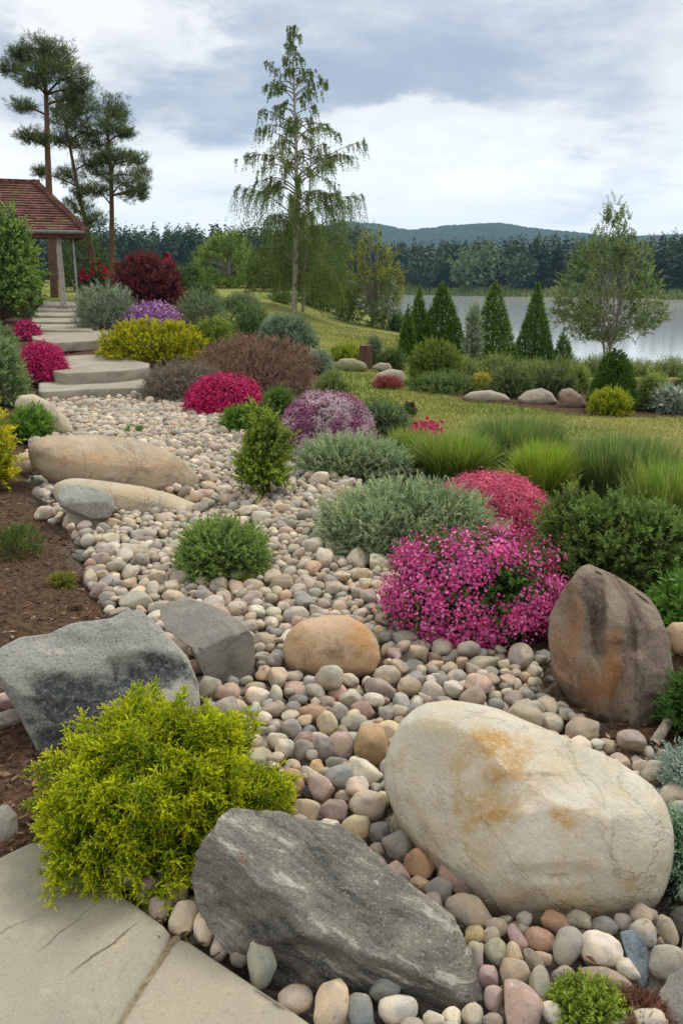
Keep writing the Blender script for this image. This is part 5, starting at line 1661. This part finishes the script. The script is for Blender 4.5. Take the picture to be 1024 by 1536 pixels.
def pine(name, label, base_px, dist, trunk, pads, seed, r0=.17, group=None, c0=S(50, 70, 40), c1=S(116, 134, 78)):
    """a pine of flat needle pads on crooked boughs; the pads spread in depth as well as breadth"""
    rng = np.random.default_rng(seed)
    base = ray_dist(*base_px, dist)
    base[2] = land(base[0], base[1])
    root = thing(name, label, 'pine tree', base, group)
    tp = [base + [0, 0, -.1]]
    for k, (a, b) in enumerate(trunk):
        tp.append(ray_dist(a, b, dist))
    tp = np.array(tp)
    s = np.linspace(0, 1, len(tp))
    ss = np.linspace(0, 1, 24)
    tr = np.stack([np.interp(ss, s, tp[:, k]) for k in range(3)], -1)
    tr[1:-1] = (tr[:-2] + 2 * tr[1:-1] + tr[2:]) / 4
    tr[:, 1] += .12 * np.sin(ss * 7 + seed)
    ft = FB()
    ft.tube(tr, r0 * (1 - .72 * ss), lerp(S(98, 82, 70), S(132, 96, 72), .4), 8)
    fb = FB()
    cr = lerp(c0, c1, .5)
    for (a, b, rx, ry) in pads:
        dz = rng.uniform(-1.3, 1.3)
        c = ray_dist(a, b, dist + dz)
        k = dist / F_PX / math.cos(PITCH)
        wx, wz = rx * k, ry * k
        wy = wx * rng.uniform(.7, 1.0)
        # bough from the trunk up to the pad
        d = np.linalg.norm(tr[:, :2] - c[:2], axis=1) * .35 + np.abs(tr[:, 2] - (c[2] - .25 - .2 * wx))
        q = tr[int(np.argmin(d))]
        mid = lerp(q, c, .55) + np.array([0, 0, .1])
        ft.tube(bez(q, mid, c - [0, 0, wz * .3]), np.linspace(r0 * .32, .02, 8), S(104, 82, 66), 5)
        n = int(75 + 105 * wx * 2)
        u = rdir(n, rng) * (rng.random((n, 1)) ** .35)
        lob = 1 + .85 * fbm(u * 2.8 + a, 3, seed)
        P = c + u * np.array([wx, wy, wz]) * lob[:, None]
        for j in rng.integers(n, size=7):
            ft.tube(bez(c - [0, 0, wz * .3], lerp(c, P[j], .5) - [0, 0, .05], P[j], 5), np.linspace(.022, .008, 5), S(88, 70, 56), 3)
        D = unit(u * [1, 1, .5] + np.array([0, 0, .55]) + rng.normal(size=(n, 3)) * .3)
        shoots(fb, P - D * .1, D, rng.uniform(.14, .28, n), 11, (.14, .020), c0, c1, rng, (58, 25), .1, jit=.25)
    ft.build('trunk', M_BARK, base, root, True)
    fb.build('crown', M_NEEDLE, base, root)
    return root


PG = 'tall old pines behind the house'
pine('pine_tree', 'tallest pine, its flat crown leaning over the tiled roof', (78, 400), 34, [(77, 320), (75, 275), (71, 215), (68, 150), (66, 100), (64, 78)],
     [(65, 70, 28, 12), (42, 86, 26, 12), (16, 102, 18, 9), (86, 80, 22, 14), (60, 106, 32, 11), (100, 112, 30, 13), (121, 130, 20, 10), (90, 98, 28, 11), (50, 124, 18, 8), (36, 159, 17, 9), (45, 205, 18, 10),
      (62, 208, 12, 7), (112, 148, 24, 10), (30, 80, 14, 8)], 3, .155, PG)
pine('pine_tree', 'middle pine of the three with a thin leaning trunk', (146, 405), 36, [(142, 392), (128, 330), (116, 285), (108, 240), (102, 200), (96, 165)],
     [(106, 150, 28, 13), (126, 165, 26, 12), (100, 185, 26, 13), (132, 195, 24, 12), (92, 168, 20, 11), (120, 215, 24, 11), (104, 262, 22, 11), (140, 243, 22, 10), (126, 288, 18, 9), (112, 310, 24, 13), (140, 328, 22, 14),
      (110, 350, 26, 17), (62, 258, 11, 6), (88, 210, 18, 9)], 4, .115, PG)
pine('pine_tree', 'pine nearest the lake, straight trunk and ragged open crown', (168, 420), 35, [(168, 400), (167, 330), (166, 270), (164, 220), (161, 180), (164, 152)],
     [(170, 160, 20, 16), (164, 188, 24, 13), (186, 200, 14, 7), (150, 214, 24, 13), (176, 236, 24, 13), (202, 238, 18, 9), (211, 262, 15, 13), (186, 270, 24, 14), (150, 258, 20, 12), (200, 291, 19, 9), (148, 285, 18, 9),
      (176, 172, 16, 10), (214, 284, 10, 10), (160, 236, 16, 9)], 5, .12, PG)


def weeping_birch():
    rng = np.random.default_rng(8)
    dist = 30.0
    base = ray_dist(441, 474, dist)
    base[2] = land(base[0], base[1])
    root = thing('birch_tree', 'very tall slender weeping birch with a pale trunk, at the crest of the lawn', 'birch tree', base)
    k = dist / F_PX / math.cos(PITCH)
    top = ray_dist(440, 38, dist)
    H_ = top[2] - base[2]
    ss = np.linspace(0, 1, 30)
    tr = base + np.stack([.12 * np.sin(ss * 5) * ss - .25 * ss, .15 * np.sin(ss * 4 + 1), ss * H_], -1)
    tr[:, 0] += (top[0] - tr[-1, 0]) * ss
    ft = FB()
    ft.tube(tr, .095 * (1 - ss) ** .8 + .006, S(172, 164, 152), 8)
    t2 = tr[:20] + np.stack([.28 + .35 * ss[:20], .3 + 0 * ss[:20], 0 * ss[:20]], -1)
    t2[:, 2] = base[2] + np.linspace(0, .72, 20) * H_
    ft.tube(t2, np.linspace(.06, .012, 20), S(160, 152, 140), 6)
    fb = FB()
    hh = np.array([0, .06, .12, .25, .36, .46, .55, .64, .72, .80, .88, .95, 1.0])
    wl = np.array([1.5, 1.7, 1.8, 1.75, 1.8, 2.3, 1.9, 1.3, 1.05, 1.2, .5, .22, .03])          # reach of the boughs, in metres
    A0, A1 = [], []
    for i in range(150):
        t = .08 + .91 * (i + rng.random()) / 150
        az = i * 2.4 + rng.normal() * .4
        if t > .5 and rng.random() < (t - .5) * 1.1:
            continue
        reach = np.interp(t, hh, wl) * rng.uniform(.35, 1.1) * (1 if t < .4 else .86 + .26 * math.sin(t * 41 + 1.0))
        q = np.array([np.interp(t, ss, tr[:, j]) for j in range(3)])
        if rng.random() < .3 and t < .7:
            q = np.array([np.interp(t / .72, np.linspace(0, 1, 20), t2[:, j]) for j in range(3)])
        d = np.array([math.cos(az), math.sin(az), 0])
        tip = q + d * reach + [0, 0, reach * rng.uniform(-.05, .55)]
        br = bez(q, q + d * reach * .5 + [0, 0, reach * rng.uniform(.2, .6)], tip, 9)
        ft.tube(br, np.linspace(.018 + .012 * (1 - t), .004, 9), S(112, 98, 84), 4)
        ns = int((12 if t < .45 else 6) + (19 if t < .45 else 11) * min(reach, 1.8)) if t < .9 else 6
        for _ in range(ns):
            f = rng.uniform(.25, 1) ** .6
            p = br[min(8, int(f * 8.99))] + rng.normal(size=3) * .05
            A0.append(p)
            hang = rng.uniform(.35, 1.25) * 1.25 if t < .42 else rng.uniform(.15, .55) if t < .72 else rng.uniform(.08, .28)
            A1.append((hang, t, d))
    A0 = np.array(A0)
    n = len(A0)
    K = 26
    hang = np.array([a[0] for a in A1])
    dd = np.array([a[2] for a in A1])
    tt = (np.arange(K) + rng.random((n, K))) / K
    sway = rng.normal(size=(n, 1, 3)) * .12 * hang[:, None, None]
    pos = A0[:, None] + dd[:, None] * (.28 * hang[:, None] * np.sqrt(tt))[..., None] + sway * (tt ** 2)[..., None]
    pos[..., 2] -= hang[:, None] * tt ** 1.3 * .95 - .12 * hang[:, None] * np.sin(tt * 3.1)
    hi_ = np.array([a[1] for a in A1])[:, None, None] > .45
    dr = unit(np.array([0, 0, -1.0]) * np.where(hi_, .35, 1.0) + rng.normal(size=(n, K, 3)) * .55 + dd[:, None] * np.where(hi_, .9, .3))
    c = lerp(S(58, 82, 34), S(142, 160, 86), rng.random((n, K, 1)) * .6 + rng.random((n, 1, 1)) * .4)
    fb.leaves(pos.reshape(-1, 3), dr.reshape(-1, 3), unit(rng.normal(size=(n * K, 3))), rng.uniform(.055, .11, n * K), rng.uniform(.014, .028, n * K), c.reshape(-1, 3), .15)
    ft.build('trunk', M_BARK, base, root, True)
    fb.build('crown', M_LEAF, base, root)


weeping_birch()


def broadleaf(name, label, cat, box, dist, c0, c1, n=500, K=14, leaf=(.06, .035), sl=.35, seed=1, prof=((0, .25), (.2, .8), (.45, 1), (.7, .75), (1, .1)), bare=.15, trunks=1, r0=.05, gap=-.15,
              barkcol=S(150, 142, 132), up=.35, group=None, droop=0.0, deep=1.0, bole=.95):
    """a broad-leaved tree: forking limbs that reach leafy twigs all through an uneven crown"""
    rng = np.random.default_rng(seed)
    x0, y0, x1, y1 = box
    base = ray_dist((x0 + x1) / 2, y1, dist)
    base[2] = land(base[0], base[1])
    k = dist / F_PX / math.cos(PITCH)
    H_ = ray_dist((x0 + x1) / 2, y0, dist)[2] - base[2]
    R = (x1 - x0) / 2 * k
    root = thing(name, label, cat, base, group)
    ft, fb = FB(), FB()
    ph, pr_ = np.array([p[0] for p in prof]), np.array([p[1] for p in prof])
    stems_ = []
    for s in range(trunks):
        a = s * 2.3 + rng.uniform(0, 1)
        o = np.array([math.cos(a), math.sin(a), 0]) * R * (.22 if trunks > 1 else .05)
        ss = np.linspace(0, 1, 14)
        tr = base + o * ss[:, None] ** .8 + np.stack([.05 * H_ * .3 * np.sin(ss * 4 + s), .05 * H_ * .3 * np.cos(ss * 3 + s) - .015 * H_, ss * H_ * (bole - .1 * s)], -1)
        ft.tube(tr, r0 * (1 - ss) ** .8 + .006, barkcol, 7)
        stems_.append(tr)
    m = int(n * 2.2)
    t = bare + (1 - bare) * rng.random(m * 3)
    t = t[rng.random(m * 3) < np.interp(t, ph, pr_) ** 1.7][:m]
    m = len(t)
    a = rng.uniform(0, 6.283, m)
    rr = np.sqrt(rng.random(m)) * np.interp(t, ph, pr_)
    P = np.stack([np.cos(a) * rr * R, np.sin(a) * rr * R * deep, t * H_], -1)
    lum = fbm(P / max(R, .6) * 2.1 + seed * 3, 3, seed)
    keep = np.argsort(-(lum + rng.normal(size=m) * .12))[:n]
    keep = keep[lum[keep] > gap] if gap > -1 else keep
    P = base + P[keep]
    n = len(P)
    ctr = base + np.array([0, 0, H_ * .45])
    D = unit(unit(P - ctr) * (1 - up) + np.array([0, 0, 1.0]) * up + rng.normal(size=(n, 3)) * .4)
    shoots(fb, P - D * sl * .4, D, sl * rng.uniform(.6, 1.2, n), K, leaf, c0, c1, rng, (65, 30), jit=.28, droop=droop)
    for j in rng.integers(n, size=min(n, 90)):
        tr = stems_[rng.integers(trunks)]
        q = tr[int(np.clip((P[j, 2] - base[2]) / H_ / bole * 13 * rng.uniform(.45, .8), 1, 13))]
        ft.tube(bez(q, lerp(q, P[j], .5) + [0, 0, .08 * H_], P[j], 6), np.linspace(r0 * .3, .006, 6), barkcol, 4)
    ft.build('trunk', M_BARK, base, root, True)
    fb.build('crown', M_LEAF, base, root)
    return root


broadleaf('birch_tree', 'young several-stemmed birch with airy foliage standing before the lake', 'birch tree', (826, 292, 982, 552), 21.5, S(66, 92, 42), S(150, 166, 108), n=1500, K=15, leaf=(.06, .034), sl=.28, seed=3,
          prof=((0, .2), (.16, .5), (.3, 1), (.46, 1), (.6, .74), (.76, .52), (.88, .3), (1, .06)), bare=.17, trunks=3, r0=.026, gap=-.2, up=.4, bole=.6)
broadleaf('willow_tree', 'light green rounded willow behind the burgundy shrub', 'tree', (292, 346, 398, 475), 44, S(82, 112, 40), S(150, 176, 78), n=1700, K=14, leaf=(.13, .04), sl=.5, seed=5,
          prof=((0, .9), (.3, 1), (.6, .85), (.85, .5), (1, .15)), bare=.05, r0=.12, gap=-.6, droop=.4)
broadleaf('alder_tree', 'yellowish olive tree with loose branches at the lake edge behind the weeping birch', 'tree', (508, 340, 606, 495), 34, S(84, 100, 36), S(164, 164, 66), n=620, K=13, leaf=(.085, .05), sl=.38, seed=7,
          prof=((0, .5), (.15, .8), (.4, 1), (.7, .8), (1, .25)), bare=.12, trunks=2, r0=.05, gap=-.1)
broadleaf('alder_tree', 'dark green bushy tree just behind the weeping birch', 'tree', (440, 372, 545, 488), 37, S(50, 76, 34), S(112, 134, 70), n=900, K=13, leaf=(.10, .05), sl=.45, seed=9,
          prof=((0, .8), (.3, 1), (.6, .9), (1, .3)), bare=.03, r0=.08, gap=-.5)
broadleaf('alder_tree', 'dark green bushy tree filling the gap before the pale willow', 'tree', (372, 372, 455, 482), 38, S(46, 72, 34), S(104, 126, 66), n=850, K=13, leaf=(.10, .05), sl=.45, seed=10,
          prof=((0, .8), (.3, 1), (.6, .9), (1, .3)), bare=.03, r0=.08, gap=-.5)
BK = 'bushy trees behind the path'
for (bx, d, sd, lb) in (((92, 330, 176, 440), 40, 11, 'bushy green tree under the pines beside the house'), ((196, 392, 262, 470), 42, 12, 'round dark green bushy tree behind the burgundy shrub'),
                        ((-40, 350, 60, 450), 32, 13, 'dark bushy tree behind the tiled house'), ((250, 400, 312, 480), 40, 14, 'dark green bush-like tree left of the pale willow')):
    lb = lb.replace('left of the pale willow', 'between burgundy shrub and pale willow')
    broadleaf('bushy_tree', lb, 'tree', bx, d, S(40, 64, 28), S(104, 128, 62), n=700, K=13, leaf=(.11, .055), sl=.45, seed=sd, prof=((0, .85), (.3, 1), (.6, .85), (1, .25)), bare=.03, r0=.08, gap=-.5, group=BK)
SHB = 'shrubs along the near lake bank'
for (bx, d, sd, c0, c1, lb) in (((545, 415, 604, 492), 33, 21, S(78, 104, 62), S(142, 164, 112), 'pale leafy shrub at the waterline below the olive tree'), ((498, 425, 548, 490), 34, 22, S(74, 100, 58), S(138, 158, 106), 'pale bush at the waterline beside the weeping birch'),
                                ((584, 474, 608, 496), 33, 23, S(62, 86, 52), S(120, 142, 96), 'small round bush alone at the end of the lawn'), ((400, 440, 440, 482), 33, 24, S(78, 100, 66), S(142, 160, 120), 'grey-green bush at the foot of the weeping birch')):
    broadleaf('bank_shrub', lb, 'shrub', bx, d, c0, c1, n=300, K=12, leaf=(.09, .04), sl=.3, seed=sd, prof=((0, .8), (.4, 1), (1, .5)), bare=.02, trunks=2, r0=.025, gap=-.35, group=SHB)
for k in range(9):                                     # rough growth hiding the bank on the lake side
    px_ = 640 + k * 52
    shrub('bank_shrub', ['reedy bush on the lake bank behind the thujas', 'grassy clump on the lake bank beyond the lakeside bed'][k % 2], 'shrub', (px_ - 34, 540 - (k % 3) * 6, px_ + 34, 566), S(92, 112, 60), S(156, 170, 104), leaf=(.09, .014), n=330, K=11, sl=.3, seed=90 + k,
          up=.65, fuzz=.4, group=SHB + (' reedy' if k % 2 == 0 else ' grassy'), nst=8)

# ------------------------------------------------------------------ the far shore


def far_conifer(rng, n=130, wide=.2):
    t = 1 - rng.random(n) ** .8 * .97
    a = rng.uniform(0, 6.283, n)
    r = (1 - t) ** .8 * wide
    P = np.stack([np.cos(a) * r * .3, np.sin(a) * r * .3, t + .02], -1)
    D = unit(np.stack([np.cos(a), np.sin(a), -.35 + rng.normal(size=n) * .15], -1))
    return P, D, unit(rng.normal(size=(n, 3)) * .35 + [0, 0, 1]), r * .9 + .03, r * .7 + .028, t


ffb = FB()
frng = np.random.default_rng(77)
tpls = [far_conifer(np.random.default_rng(500 + k), wide=.17 + .02 * (k % 4)) for k in range(8)]
N_FAR = 1900
fx = frng.uniform(-140, 175, N_FAR)
fd = frng.random(N_FAR) ** 1.5 * 95
fy = far_y(fx) + 9 + fd
okf = (fx / fy > -.47) & (fx / fy < .5)
for x, y in zip(fx[okf], fy[okf]):
    k = int(frng.integers(8))
    P, D, N, L, W, t = tpls[k]
    s = frng.uniform(8.0, 12.0) * (1.38 if x < 8 else 1.0)
    a = frng.uniform(0, 6.28)
    ca_, sa_ = math.cos(a), math.sin(a)
    Rz = np.array([[ca_, sa_, 0], [-sa_, ca_, 0], [0, 0, 1]])
    c = lerp(S(38, 60, 34), S(60, 84, 46), frng.random()) * np.exp(frng.normal(size=(len(P), 1)) * .08)
    ffb.leaves(np.array([x, y, float(land(x, y))]) + (P @ Rz) * s, D @ Rz, N @ Rz, L * s, W * s, c, .15)
o = ffb.build('far_forest', M_NEEDLE, (0, 200, 0))
tag(o, 'dense dark conifer forest along the far shore of the lake', 'forest', None, 'stuff')


def far_round(label, px, dist_off, hpx, wpx, seed, c0, c1):
    d0 = pix_dir(px, 430)
    tt = np.linspace(60, 260, 400)
    xs, ys = d0[0] / d0[1] * tt, tt
    y = float(ys[np.argmin(np.abs(ys - far_y(xs) - dist_off))])
    x = d0[0] / d0[1] * y
    base = np.array([x, y, float(land(x, y))])
    root = thing('far_tree', label, 'tree', base, 'rounded pale trees on the far shore')
    rng = np.random.default_rng(seed)
    k = math.hypot(x, y) / F_PX
    h, w_ = hpx * k, wpx * k / 2
    n = 900
    u = rdir(n, rng) * (rng.random((n, 1)) ** .3)
    P = base + np.array([0, 0, h * .52]) + u * [w_, w_, h * .5] * (1 + .35 * fbm(u * 2.3, 3, seed))[:, None]
    fb = FB()
    fb.leaves(P, rdir(n, rng), rdir(n, rng), rng.uniform(.7, 1.5, n), rng.uniform(.5, 1.0, n), lerp(c0, c1, rng.random((n, 1))), .2)
    ft = FB()
    ft.tube(np.array([base - [0, 0, .2], base + [0, 0, h * .6]]), [.3, .1], S(90, 80, 70), 5)
    ft.build('trunk', M_BARK, base, root)
    fb.build('crown', M_LEAF, base, root)


far_round('broad pale grey-green tree on the far shore, the lightest in the forest edge', 714, 6, 62, 78, 1, S(74, 98, 66), S(112, 134, 92))
far_round('rounded dark blue-green tree on the far shore, next to the lightest one', 638, 7, 52, 60, 2, S(48, 72, 50), S(80, 104, 72))
far_round('small pale rounded tree on the far shore beyond the middle thuja', 782, 7, 48, 40, 3, S(58, 80, 54), S(92, 114, 78))
far_round('narrow dull green tree on the far shore behind the young birch', 905, 7, 50, 44, 4, S(60, 84, 52), S(98, 120, 76))
rfb = FB()
nr_ = 15000
rx_ = frng.uniform(-60, 150, nr_)
ry_ = far_y(rx_) + frng.random(nr_) ** 1.3 * 9 - .5
hz_ = frng.uniform(.8, 2.1, nr_) * (.7 + .5 * fbm(P3(rx_ * .12, ry_ * .1), 2, 3))
B = np.stack([rx_, ry_, np.maximum(land(rx_, ry_), WATER_Z)], -1)
rfb.leaves(B, unit(np.array([0, 0, 1.0]) + frng.normal(size=(nr_, 3)) * .18), rdir(nr_, frng), hz_, .32, lerp(S(92, 110, 56), S(150, 158, 92), frng.random((nr_, 1))), .1)
o = rfb.build('reed_belt', M_LEAF, (0, 190, WATER_Z))
tag(o, 'pale green reed belt along the far water edge', 'reeds', None, 'stuff')

# ------------------------------------------------------------------ the house


def box_mesh(fb, lo, hi, c, M=None, o=(0, 0, 0)):
    lo, hi = np.array(lo, float), np.array(hi, float)
    v = np.array([[x, y, z] for x in (lo[0], hi[0]) for y in (lo[1], hi[1]) for z in (lo[2], hi[2])])
    if M is not None:
        v = v @ M.T
    v = v + np.asarray(o)
    f = [(0, 1, 3, 2), (4, 6, 7, 5), (0, 4, 5, 1), (2, 3, 7, 6), (0, 2, 6, 4), (1, 5, 7, 3)]
    fb.quads(np.array([[v[i] for i in q] for q in f]), c)


HD = 24.8
RA = R_(21)                                   # the house is turned so that its end wall faces away
eave = ray_dist(127, 346, math.hypot(8.3, HD))
base_z = float(land(eave[0] - 1, HD + 2))
HM = np.array([[math.cos(RA), -math.sin(RA), 0], [math.sin(RA), math.cos(RA), 0], [0, 0, 1]])   # house axes to world; house origin under the near eave corner
HO = np.array([eave[0], eave[1], base_z])
ez = float(eave[2]) - base_z
mid_w = HO + HM @ np.array([-1.1, 2.4, 0])
rz = float(ray_dist(82, 275, math.hypot(mid_w[0], mid_w[1]))[2]) - base_z
root = thing('house', 'low timber garden house with a dull red-brown tiled hip roof and open porch', 'house', HO + HM @ np.array([-3.5, 2.5, 0]))
ho = np.array(root.location)
W2, DP = 9.0, 4.8
fb = FB()
trng = np.random.default_rng(3)
rows = 19
A_, B_ = np.array([-W2, 0, ez]), np.array([0, 0, ez])
Ct, Dt = np.array([-W2, DP / 2, rz]), np.array([-1.1, DP / 2, rz])
E_ = np.array([0, DP, ez])


def hw(p):
    return np.asarray(p) @ HM.T + HO


def roof_face(a, b, c, d, rows, tw):
    """courses of overlapping tiles on the face a-b (eave) c-d (ridge)"""
    nrm = unit(np.cross(b - a, c - a))
    if nrm[2] < 0:
        nrm = -nrm
    for r in range(rows):
        l0, r0 = lerp(a, c, r / rows), lerp(b, d, r / rows)
        l1, r1 = lerp(a, c, (r + 1.12) / rows), lerp(b, d, (r + 1.12) / rows)
        n = max(1, int(np.linalg.norm(r0 - l0) / tw))
        for q in range(n):
            f0, f1 = (q + (.5 if r % 2 else 0)) / n, (q + .96 + (.5 if r % 2 else 0)) / n
            f0, f1 = min(f0, 1), min(f1, 1)
            if f1 - f0 < .1 / n:
                continue
            h0 = .035 + trng.uniform(0, .016)
            p = np.stack([lerp(l0, r0, f0) + nrm * h0, lerp(l0, r0, f1) + nrm * h0, lerp(l1, r1, f1) + nrm * .008, lerp(l1, r1, f0) + nrm * .008])
            moss = trng.random() < .08
            col = np.array(S(104, 96, 66) if moss else S(112, 78, 69)) * math.exp(trng.normal() * .24) * (1 + trng.normal(size=3) * .05)
            fb.quads(hw(p)[None], col)
            e = np.stack([p[0], p[0] - nrm * h0 * .9, p[1] - nrm * h0 * .9, p[1]])
            fb.quads(hw(e)[None], col * .85)
    fb.quads(hw(np.stack([a, b, d, c]))[None] - nrm * .005, S(84, 62, 54))


roof_face(A_, B_, Ct, Dt, rows, .24)
roof_face(B_, E_, Dt, Dt + [0, .01, 0], rows, .24)
roof_face(E_, np.array([-W2, DP, ez]), Dt, Ct, rows, .24)
M_TILE = attr_material('roof_tile', .85, .2, 14, .5, .01)
fb.build('roof', M_TILE, ho, root)


def hbox(f, lo, hi, c):
    box_mesh(f, lo, hi, c, HM, HO)


def pbox(f, lo, hi, c, p):
    box_mesh(f, lo, hi, c, HM, hw(p))


fr = FB()
for t in np.linspace(0, 1, 40):
    pbox(fr, (-.14, -.11, -.02), (.14, .11, .075), np.array(S(118, 80, 70)) * math.exp(trng.normal() * .15), lerp(Dt, Ct, t))
for t in np.linspace(0, 1, 26):
    pbox(fr, (-.08, -.1, .0), (.1, .1, .085), np.array(S(122, 84, 74)) * math.exp(trng.normal() * .15), lerp(Dt, B_, t))
fr.build('ridge_cap', M_TILE, ho, root)
M_WOOD = attr_material('dark_timber', .8, .2, 9, .5, .01, (1, 1, .15))
ff = FB()
hbox(ff, (-W2, .01, ez - .20), (-.02, .06, ez - .012), S(96, 66, 52))
hbox(ff, (-.07, .065, ez - .20), (-.025, DP, ez - .012), S(96, 66, 52))
ff.build('fascia', M_WOOD, ho, root)
fs = FB()
hbox(fs, (-W2, .07, ez - .06), (-.08, DP - .1, ez - .02), S(110, 84, 64))
fs.build('soffit', M_WOOD, ho, root)
fg = FB()
gt = np.linspace(0, 1, 12)
fg.tube(hw(np.stack([-W2 * gt, gt * 0 - .06, gt * 0 + ez - .05], -1)), .055, S(120, 112, 106), 8)
fg.build('gutter', flat_material('zinc_gutter', S(120, 112, 106), .5, .5), ho, root)
fw = FB()
for i in range(34):                                   # upright boards
    x = -W2 + .3 + i * .22
    hbox(fw, (x, 1.5, -.1), (x + .205, 1.54 + .006 * (i % 2), ez - .07), np.array(S(94, 72, 56)) * math.exp(trng.normal() * .12))
fw.build('wall', M_WOOD, ho, root)
fd_ = FB()
hbox(fd_, (-2.6, 1.46, 0), (-1.7, 1.495, 1.75), S(70, 50, 38))
for q in (.1, .9):
    hbox(fd_, (-2.52, 1.44, q), (-1.78, 1.458, q + .65), S(80, 58, 44))
dr_ = fd_.build('door', M_WOOD, ho, root)
fk = FB()
hbox(fk, (-1.82, 1.39, .82), (-1.78, 1.436, .92), S(150, 146, 140))
fk.build('handle', flat_material('iron', S(120, 118, 114), .45, .5), ho, dr_)
for nm, pxx, r, col in (('post', 91, .085, S(176, 170, 160)), ('downpipe', 113, .028, S(150, 152, 152))):
    p = ray_dist(pxx, 400, math.hypot(HO[0], HO[1]) + .25)
    z0 = float(land(p[0], p[1]))
    fp = FB()
    zz_ = np.linspace(z0 - .05, base_z + ez - .10, 6)
    fp.tube(np.stack([np.full(6, p[0]), np.full(6, p[1]), zz_], -1), r, col, 10)
    if nm == 'post':
        box_mesh(fp, (p[0] - .15, p[1] - .15, z0 - .1), (p[0] + .15, p[1] + .15, z0 + .18), S(150, 144, 134))
    fp.build(nm, M_BARK if nm == 'post' else flat_material('zinc', S(150, 152, 152), .5, .5), ho, root)
# children carry world-space meshes about the house's own origin
# ------------------------------------------------------------------ small things
st = FB()
a, b = ray_ground(978, 1128, -.02) + [0, 0, .03], ray_ground(1050, 1062) + [0, 0, .16]
tt = np.linspace(0, 1, 10)[:, None]
st.tube(lerp(a, b, tt) + np.sin(tt * 6) * .008, np.linspace(.02, .014, 10), S(166, 154, 138), 8)
tag(st.build('dead_branch', M_BARK, a, None, True), 'bare grey dead branch lying against the tall brown boulder', 'branch')
sf = FB()
sb = ray_ground(548, 552)
sf.tube(np.stack([sb + [0, 0, z] for z in (-.05, .15, .3, .42)]), [.16, .13, .12, .115], S(92, 74, 60), 9)
sf.tube(np.stack([sb + [0, 0, .42], sb + [0, 0, .421]]), [.115, .001], S(120, 100, 80), 9)
tag(sf.build('tree_stump', M_BARK, sb, None, True), 'dark weathered tree stump on the far lawn', 'stump')

# ------------------------------------------------------------------ lawn blades and bark chips
lr = np.random.default_rng(31)
nb = 125000
yy = 6.0 + 24 * lr.random(nb) ** 1.25
xx = yy * lr.uniform(-.05, .66, nb)
k = in_poly(xx + .1 * lr.normal(size=nb), yy + .1 * lr.normal(size=nb), LAWN)
xx, yy = xx[k], yy[k]
pn = fbm(P3(xx * .9, yy * .9), 4, 13)
pn2 = fbm(P3(xx * .25, yy * .25), 3, 14)
f = np.clip(.30 + .9 * pn + .7 * pn2, 0, 1)
col = lerp(S(112, 128, 52), S(174, 158, 102), f[:, None]) * np.exp(lr.normal(size=(len(xx), 1)) * .1)
lf = FB()
P = np.stack([xx, yy, land(xx, yy) - .005], -1)
D = unit(np.array([0, 0, .8]) + lr.normal(size=(len(xx), 3)) * .5)
lf.leaves(P, D, rdir(len(xx), lr), lr.uniform(.03, .075, len(xx)) * (1.15 - .5 * f), .004 + .0007 * yy, col, .1, .1)
tag(lf.build('lawn_grass', M_LEAF, (3, 12, 0)), 'short patchy green and straw-coloured lawn grass', 'grass', None, 'stuff')

nb = 72000
yy = 1.2 + 12 * lr.random(nb) ** 1.6
xx = yy * lr.uniform(-.55, .9, nb)
creek = in_poly(xx, yy, CREEK) | in_poly(xx, yy, LAWN)
pav = in_poly(xx, yy, [tuple(ray_z(*p, .03)[:2]) for p in A_TOP]) | in_poly(xx, yy, [tuple(ray_z(*p, .03)[:2]) for p in B_TOP])
k = ~(creek | pav)
xx, yy = xx[k], yy[k]
n = len(xx)
cf = FB()
P = np.stack([xx, yy, land(xx, yy) + .002 + lr.random(n) * .012], -1)
D = unit(lr.normal(size=(n, 3)) * [1, 1, .28])
pal = np.array([S(74, 54, 42), S(104, 80, 60), S(58, 44, 36), S(132, 106, 82), S(90, 62, 46), S(156, 134, 108)])
col = pal[lr.choice(6, n, p=[.27, .25, .2, .12, .12, .04])] * np.exp(lr.normal(size=(n, 1)) * .15)
L = lr.uniform(.014, .05, n)
cf.leaves(P, D, unit(lr.normal(size=(n, 3)) * .5 + [0, 0, 1]), L, L * lr.uniform(.12, .45, n), col, .1)
tag(cf.build('bark_mulch', M_TWIG, (-1, 4, 0)), 'brown shredded bark mulch covering the beds', 'mulch', None, 'stuff')

# ------------------------------------------------------------------ air
mh, T = material('haze')
pv = T.n('ShaderNodeVolumePrincipled', {'Color': (.45, .70, .96, 1), 'Density': .00019})
pv.inputs['Anisotropy'].default_value = .2
out(T, None, pv.outputs[0])
hb = FB()
box_mesh(hb, (-1700, -60, -5.2), (1900, 2300, 150), (1, 1, 1))
o = hb.build('haze', mh, (0, 0, 0))
tag(o, 'thin bluish summer haze in the air over the lake', kind='stuff')
